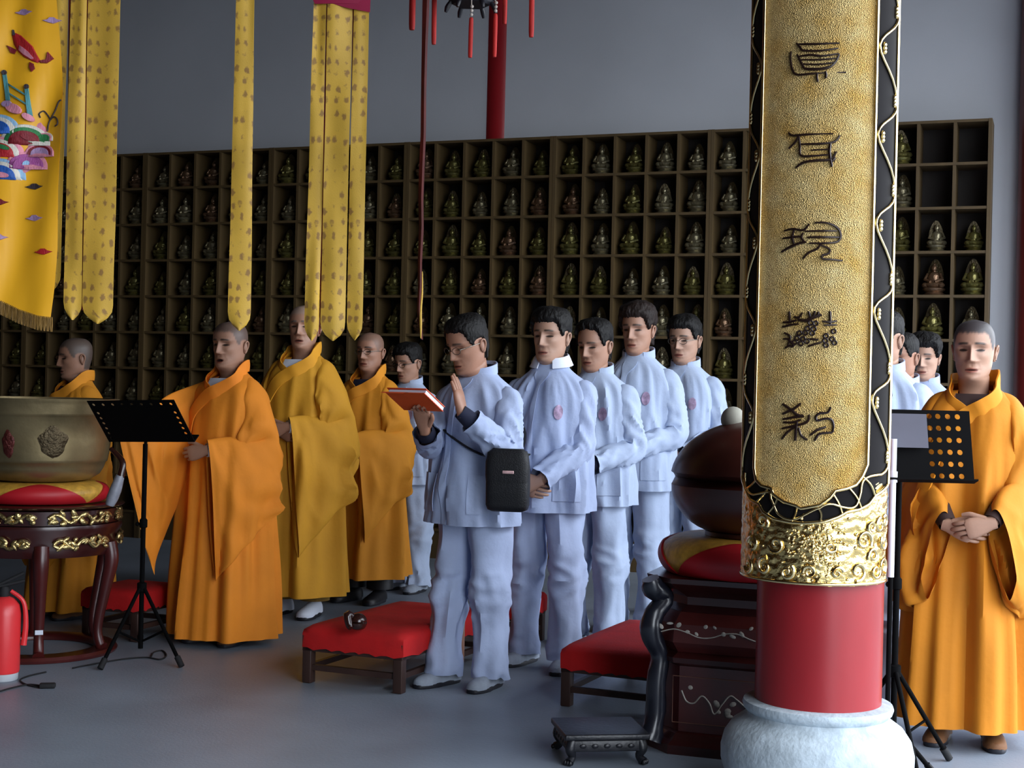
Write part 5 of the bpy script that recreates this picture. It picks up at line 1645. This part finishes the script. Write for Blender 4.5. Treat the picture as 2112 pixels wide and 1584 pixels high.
# streamer seen edge on
o0 = at(876, -60, YB)
r = empty('edge_on_streamer', o0, 0, 'dark red streamer seen edge on, hanging below the lantern', 'banner')
b = MB()
pts = [(880, -60), (878, 20), (876, 90), (874, 180), (873, 280), (870, 350), (868, 410), (869, 470), (866, 540), (866, 590), (864, 640), (867, 675), (870, 700)]
W_ = [11, 11, 9, 8, 8, 8, 8, 7, 6, 5, 5, 5, 2]
rows = []
for (q, w) in zip(pts, W_):
    p = at(q[0], q[1], YB); s = w / FPX * YB / 2
    tw = .6 * nz(q[1] * .01, 0, 3)
    rows.append([p - o0 + Vector((-s, -.05, 0)), p - o0 + Vector((-s + s * 2 * .2, .06 + .03 * tw, 0)), p - o0 + Vector((s, .05, 0)), p - o0 + Vector((s - .3 * s, -.06 + .02 * tw, 0))])
b.grid(rows, closed=True, cap0=True, cap1=True)
b.build('tail', mat('dark_red_silk', '52150f', 0.5, var=0.35, vscale=9), r)
b = MB(); b.tube([at(871 if y < 640 else 868, y, YB - .07) - o0 for y in (560, 600, 640, 670, 698)], [.002, .004, .005, .006, .002], n=6, samples=12); b.build('gold_trim', M_br, r)

# embroidered banner
YE = 5.5
o0 = at(60, -60, YE)
M_silk = mat('golden_silk', 'efae22', 0.42, var=0.10, vscale=3, sheen=0.0, bump=0.25, bscale=9, stretch=(1, 1, .35))
r = empty('embroidered_banner', o0, 0, 'large golden silk banner embroidered with carp, waves and clouds at the left edge', 'banner')
def bant(x, y, off=0.0):
    p = at(x, y, YE)
    p.y += .022 * nz(x * .018 + y * .004, y * .0045, 2) + .012 * math.sin(x * .05 + y * .012) - off
    return p - o0
b = MB(); rows = []
ys = list(np.linspace(-60, 690, 60))
def redge(y): return float(np.interp(y, [-60, 0, 60, 200, 300, 400, 520, 610, 690], [114, 117, 120, 128, 128, 122, 118, 111, 100]))
def bedge(x): return float(np.interp(x, [-130, -10, 0, 40, 80, 105], [560, 614, 622, 641, 654, 657]))
for t in np.linspace(0, 1, 50):
    row = []
    for s in np.linspace(0, 1, 22):
        x = -130 + s * (redge(-60 + 720 * t) + 130)
        y = -60 + (bedge(x) + 60) * t
        row.append(bant(x, y))
    rows.append(row)
b.grid(rows)
nb_ = len(b.v); 
for p in list(b.v): b.vert(Vector(p) + Vector((0, .004, 0)))
for f in list(b.f): b.face([nb_ + i for i in f[::-1]])
b.build('silk', M_silk, r)
M_fr = mat('gold_fringe', '7d5c22', 0.7, var=0.35, vscale=120, stretch=(1, 1, .08), bump=.8, bscale=160)
b = MB()
for i in range(75):
    x = -130 + 237 * i / 74.0; y = bedge(x)
    b.tube([bant(x, y - 3, -.001), bant(x - .5, y + 14, -.002), bant(x - 1 + .8 * math.sin(i * 3.3), y + 27, -.002)], [.0028, .003, .0024], n=5)
tag(b.build('fringe', M_fr, r), kind='stuff')
def emb(poly, name, m, off=.005):
    """flat embroidered patch following the banner"""
    n = len(poly); cx = sum(p[0] for p in poly) / n; cy = sum(p[1] for p in poly) / n
    bm_ = MB(); rows = []
    for k in (0.02, .5, .9, 1.0):
        rows.append([bant(cx + (x - cx) * k, cy + (y - cy) * k, off if k < .95 else off - .006) for (x, y) in poly])
    bm_.grid(rows, closed=True, cap0=True)
    return bm_.build(name, m, r)
def dn(pts, n=3):
    out = []
    for (p, q) in zip(pts, pts[1:] + pts[:1]):
        for i in range(n): out.append((p[0] + (q[0] - p[0]) * i / n, p[1] + (q[1] - p[1]) * i / n))
    return out
C_ = lambda nm, h: mat('thread_' + nm, h, 0.6, var=0.2, vscale=40, bump=.3, bscale=200, stretch=(1, 1, .3))
red_, dred, pink, blue_, lblue, green, teal, purp, cream, dk, lil = C_('red', 'b01a22'), C_('darkred', '7c1420'), C_('pink', 'd9899a'), C_('blue', '1f56a8'), C_('lightblue', '8fb7d8'), C_('green', '2f7a45'), C_('teal', '4f8f94'), C_('purple', '9a4a88'), C_('cream', 'd9d2c4'), C_('dark', '3a2f33'), C_('lilac', 'a98ab0')
def arcscale(cx, cy, R, cols):
    for k, (f, m) in enumerate(zip((1.0, .84, .64), cols)):
        poly = [(cx + R * f * math.cos(a), cy - R * f * .72 * math.sin(a)) for a in np.linspace(0, PI, 17)] + [(cx - R * f, cy + 6), (cx + R * f, cy + 6)]
        emb(poly, 'wave', m, .005 + .003 * k)
emb([(-20 + 122 * math.cos(a), 290 + 84 * math.sin(a)) for a in np.linspace(-.55, 1.6, 26)] + [(-60, 360), (-60, 250)], 'wave_ground', pink, .003)
for (cx, cy, R, cs) in ((90, 285, 20, (cream, pink, green)), (-8, 272, 52, (lblue, cream, blue_)), (52, 294, 52, (cream, green, dred)), (-2, 320, 54, (pink, cream, red_)), (82, 318, 32, (pink, dred, lil)), (56, 344, 44, (pink, purp, purp)), (0, 366, 54, (lblue, cream, blue_))):
    arcscale(cx, cy, R, cs)
for (cx, cy, w, h, m, an) in ((10, 305, 16, 5, green, .3), (55, 338, 8, 6, lblue, -.7), (5, 362, 18, 6, pink, .1), (60, 285, 16, 6, dred, .3), (30, 225, 20, 10, pink, .4), (60, 243, 14, 7, pink, .5), (15, 215, 12, 7, lil, 0)):
    emb([(cx + w * math.cos(a) * math.cos(an) - h * math.sin(a) * math.sin(an), cy + w * math.cos(a) * math.sin(an) + h * math.sin(a) * math.cos(an)) for a in np.linspace(0, 2 * PI, 14, endpoint=False)], 'wave_crest', m, .014)
for (x0, y0, x1, y1) in ((8, 152, 18, 208), (57, 183, 64, 240)):
    emb(dn([(x0 - 4, y0), (x0 + 4, y0 - 1), (x1 + 5, y1), (x1 - 5, y1 + 1)]), 'railing_post', teal, .012)
    emb([(x0 + 5.5 * math.cos(a), y0 - 3 + 5.5 * math.sin(a)) for a in np.linspace(0, 2 * PI, 12, endpoint=False)], 'post_knob', dk, .014)
for dy in (0, 18):
    emb(dn([(14, 170 + dy), (15, 174 + dy), (60, 202 + dy), (60, 198 + dy)]), 'railing', teal, .010)
# carp
emb(dn([(22, 70), (30, 66), (42, 72), (55, 84), (68, 96), (76, 112), (84, 126), (78, 130), (66, 126), (50, 118), (36, 106), (26, 90)], 2), 'carp', red_, .008)
emb(dn([(38, 92), (48, 98), (60, 108), (72, 122), (66, 124), (50, 114), (36, 102)], 2), 'carp_belly', pink, .011)
emb(dn([(80, 126), (92, 124), (104, 120), (98, 106), (110, 120), (96, 130), (84, 130)], 2), 'carp_tail', dred, .009)
emb(dn([(12, 92), (22, 96), (33, 102), (28, 110), (20, 108)], 2), 'carp_fin', dred, .009)
emb(dn([(62, 128), (70, 132), (73, 142), (66, 149), (61, 140)], 2), 'carp_fin', dred, .009)
emb(dn([(24, 60), (27, 60), (30, 72), (24, 72)], 2), 'carp_barbel', dk, .009)
def cloud(cx, cy, m, w=20):
    emb([(cx - w, cy), (cx - w * .5, cy - 2), (cx - w * .25, cy - 7), (cx + w * .2, cy - 7), (cx + w * .5, cy - 3), (cx + w, cy - 1), (cx + w * .5, cy + 3), (cx + w * .1, cy + 6), (cx - w * .4, cy + 4)], 'cloud', m, .007)
for (x, y, m) in ((48, 25, lil), (108, 43, lil), (70, 385, dk), (70, 450, lil), (90, 520, red_), (0, 418, dred), (-2, 490, lil)): cloud(x, y, m)
bm_ = MB()
for pth in ([(96, 270), (98, 255), (102, 245), (112, 228), (120, 210), (126, 206)], [(102, 246), (96, 236), (88, 228), (80, 234), (82, 242)], [(102, 246), (110, 240), (118, 246), (120, 256), (114, 260)]):
    bm_.tube([bant(x, y, .004) for (x, y) in pth], .0028, n=6, samples=20)
bm_.build('scroll_line', dk, r)

# ------------------------------------------------------------------ lantern with tassels
YL = 6.5
lc = at(972, -10, YL)
M_lred = mat('tassel_red', 'b01c14', 0.7, var=0.3, vscale=60, stretch=(1, 1, .1))
M_bead = mat('pale_bead', 'b8ada2', 0.35, var=0.1)
lan = empty('palace_lantern', (lc.x, lc.y, at(972, 10, YL).z), 0, 'black hexagonal palace lantern with red tassels hanging before the red wall column', 'lantern')
z0_ = lan.location.z
M_lamp = mat('lantern_frame', '14121b', 0.4, var=0.15)
M_lpan = mat('lantern_panel', 'b9a88a', 0.6, var=0.1)
b = MB(); b.lathe([(.085, .0), (.095, .012), (.10, .02), (.13, .03), (.13, .05)], n=6); b.build('foot', M_lamp, lan, smooth=False)
for i in range(6):
    a = PI / 3 * i; d = Vector((math.cos(a), math.sin(a), 0)); d1 = Vector((math.cos(a + PI / 3), math.sin(a + PI / 3), 0))
    b = MB(); b.tube([d * .14 + Vector((0, 0, .05)), d * .19 + Vector((0, 0, .30)), d * .20 + Vector((0, 0, .52)), d * .28 + Vector((0, 0, .56))], .014, n=8, samples=14); b.build('frame_post', M_lamp, lan)
    b = MB(); b.prism([d * .135 + Vector((0, 0, .055)), d1 * .135 + Vector((0, 0, .055)), d1 * .19 + Vector((0, 0, .50)), d * .19 + Vector((0, 0, .50))], -(d + d1) * .003); b.build('pane', M_lpan, lan, smooth=False)
    b = MB(); b.tube([d * .09 + Vector((0, 0, .012)), d * .105 + Vector((0, 0, -.012)), d * .112 + Vector((0, 0, -.035))], [.010, .012, .007], n=8, samples=8); b.build('foot_bracket', M_lamp, lan)
b = MB(); b.lathe([(.21, .50), (.30, .54), (.29, .56), (.12, .64), (.05, .72), (.02, .73)], n=6); b.build('roof', M_lamp, lan, smooth=False)
b = MB(); b.tube([(0, 0, .73), (0, 0, 5.45 - z0_)], .008, n=8); b.build('chain', M_lamp, lan)
for (x, ytop, ybot, dY, w) in ((852, -60, 62, -.05, 7), (897, -60, 92, .1, 5.5), (972, 36, 119, -.12, 5), (1022, 28, 118, -.1, 5), (1043, -60, 50, .12, 5), (1098, -60, 77, 0, 6)):
    Yt = YL + dY
    pt_, pb_ = at(x, ytop, Yt) - lan.location, at(x - 2.5, ybot, Yt) - lan.location
    rr_ = w / FPX * Yt
    b = MB(); b.tube([pt_, pt_.lerp(pb_, .05), pt_.lerp(pb_, .3), pt_.lerp(pb_, .92), pb_], [rr_ * .5, rr_ * .9, rr_, rr_ * .95, rr_ * .5], n=10, samples=16, wob=lambda t, a, p: .0012 * math.sin(a * 5))
    tz = b.build('tassel', M_lred, lan)
    b = MB()
    for k in range(3):
        b.ball(pt_ + Vector((.001 * k, 0, .012 + .018 * k)), .008, n=8)
    b.tube([pt_ + Vector((0, 0, .05)), Vector((pt_.x * .9, pt_.y * .9, max(.03, pt_.z + .07)))], .0025, n=5)
    b.build('beads', M_bead, tz)

# ------------------------------------------------------------------ fire extinguisher and cords
fe = floor_at(4, 1402)
M_fred = mat('extinguisher_red', 'dc3438', 0.35, var=0.06, vscale=4)
ex_ = empty('fire_extinguisher', fe, rad(20), 'red fire extinguisher cut off at the left edge, on the floor', 'fire extinguisher')
b = MB(); b.lathe([(.066, .0), (.07, .004), (.072, .035)], n=28); b.build('base_ring', mat('grey_base', 'b7bcc2', 0.6, var=0.05), ex_)
b = MB(); b.lathe([(.074, .036), (.077, .045), (.077, .30), (.070, .345), (.045, .375), (.025, .385)], n=32); b.build('cylinder', M_fred, ex_)
b = MB(); b.lathe([(.024, .385), (.026, .40), (.022, .42), (.016, .43)], n=16); b.tube([(-.02, 0, .43), (.09, 0, .455)], .008, n=8); b.tube([(-.02, 0, .44), (.085, .0, .49)], .008, n=8); b.build('valve', M_rubber, ex_)
b = MB(); b.tube([(.03, -.01, .41), (.085, -.02, .36), (.098, -.02, .26), (.09, -.02, .16)], [.009, .010, .012, .014], n=10, samples=18); b.build('hose', M_fred, ex_)
def cord(pts, name, label, r_=.004):
    P = [floor_at(x, y, r_ + .0005) for (x, y) in pts]
    o0 = P[0].copy(); o0.z = 0
    b = MB(); b.tube([p - o0 for p in P], r_, n=7, samples=12 * len(P))
    o = b.build(name, M_rubber); o.location = o0
    return tag(o, label, 'cord')
c1 = cord([(-20, 1432), (20, 1420), (60, 1412), (92, 1416), (72, 1416), (50, 1410), (42, 1402), (60, 1394), (95, 1386)], 'power_cord', 'dark power cord looping on the floor beside the fire extinguisher')
b = MB(); p = floor_at(98, 1414, .012); b.box(Vector((p.x, p.y, .012)) - c1.location, (.035, .018, .0115), rot=Matrix.Rotation(.2, 3, 'Z'), bev=.006); b.build('adapter', M_rubber, c1)
cord([(150, 1378), (180, 1372), (250, 1360), (300, 1356), (330, 1360), (343, 1352), (335, 1342), (318, 1345), (312, 1354)], 'power_cord', 'dark cord looping on the floor under the left music stand')
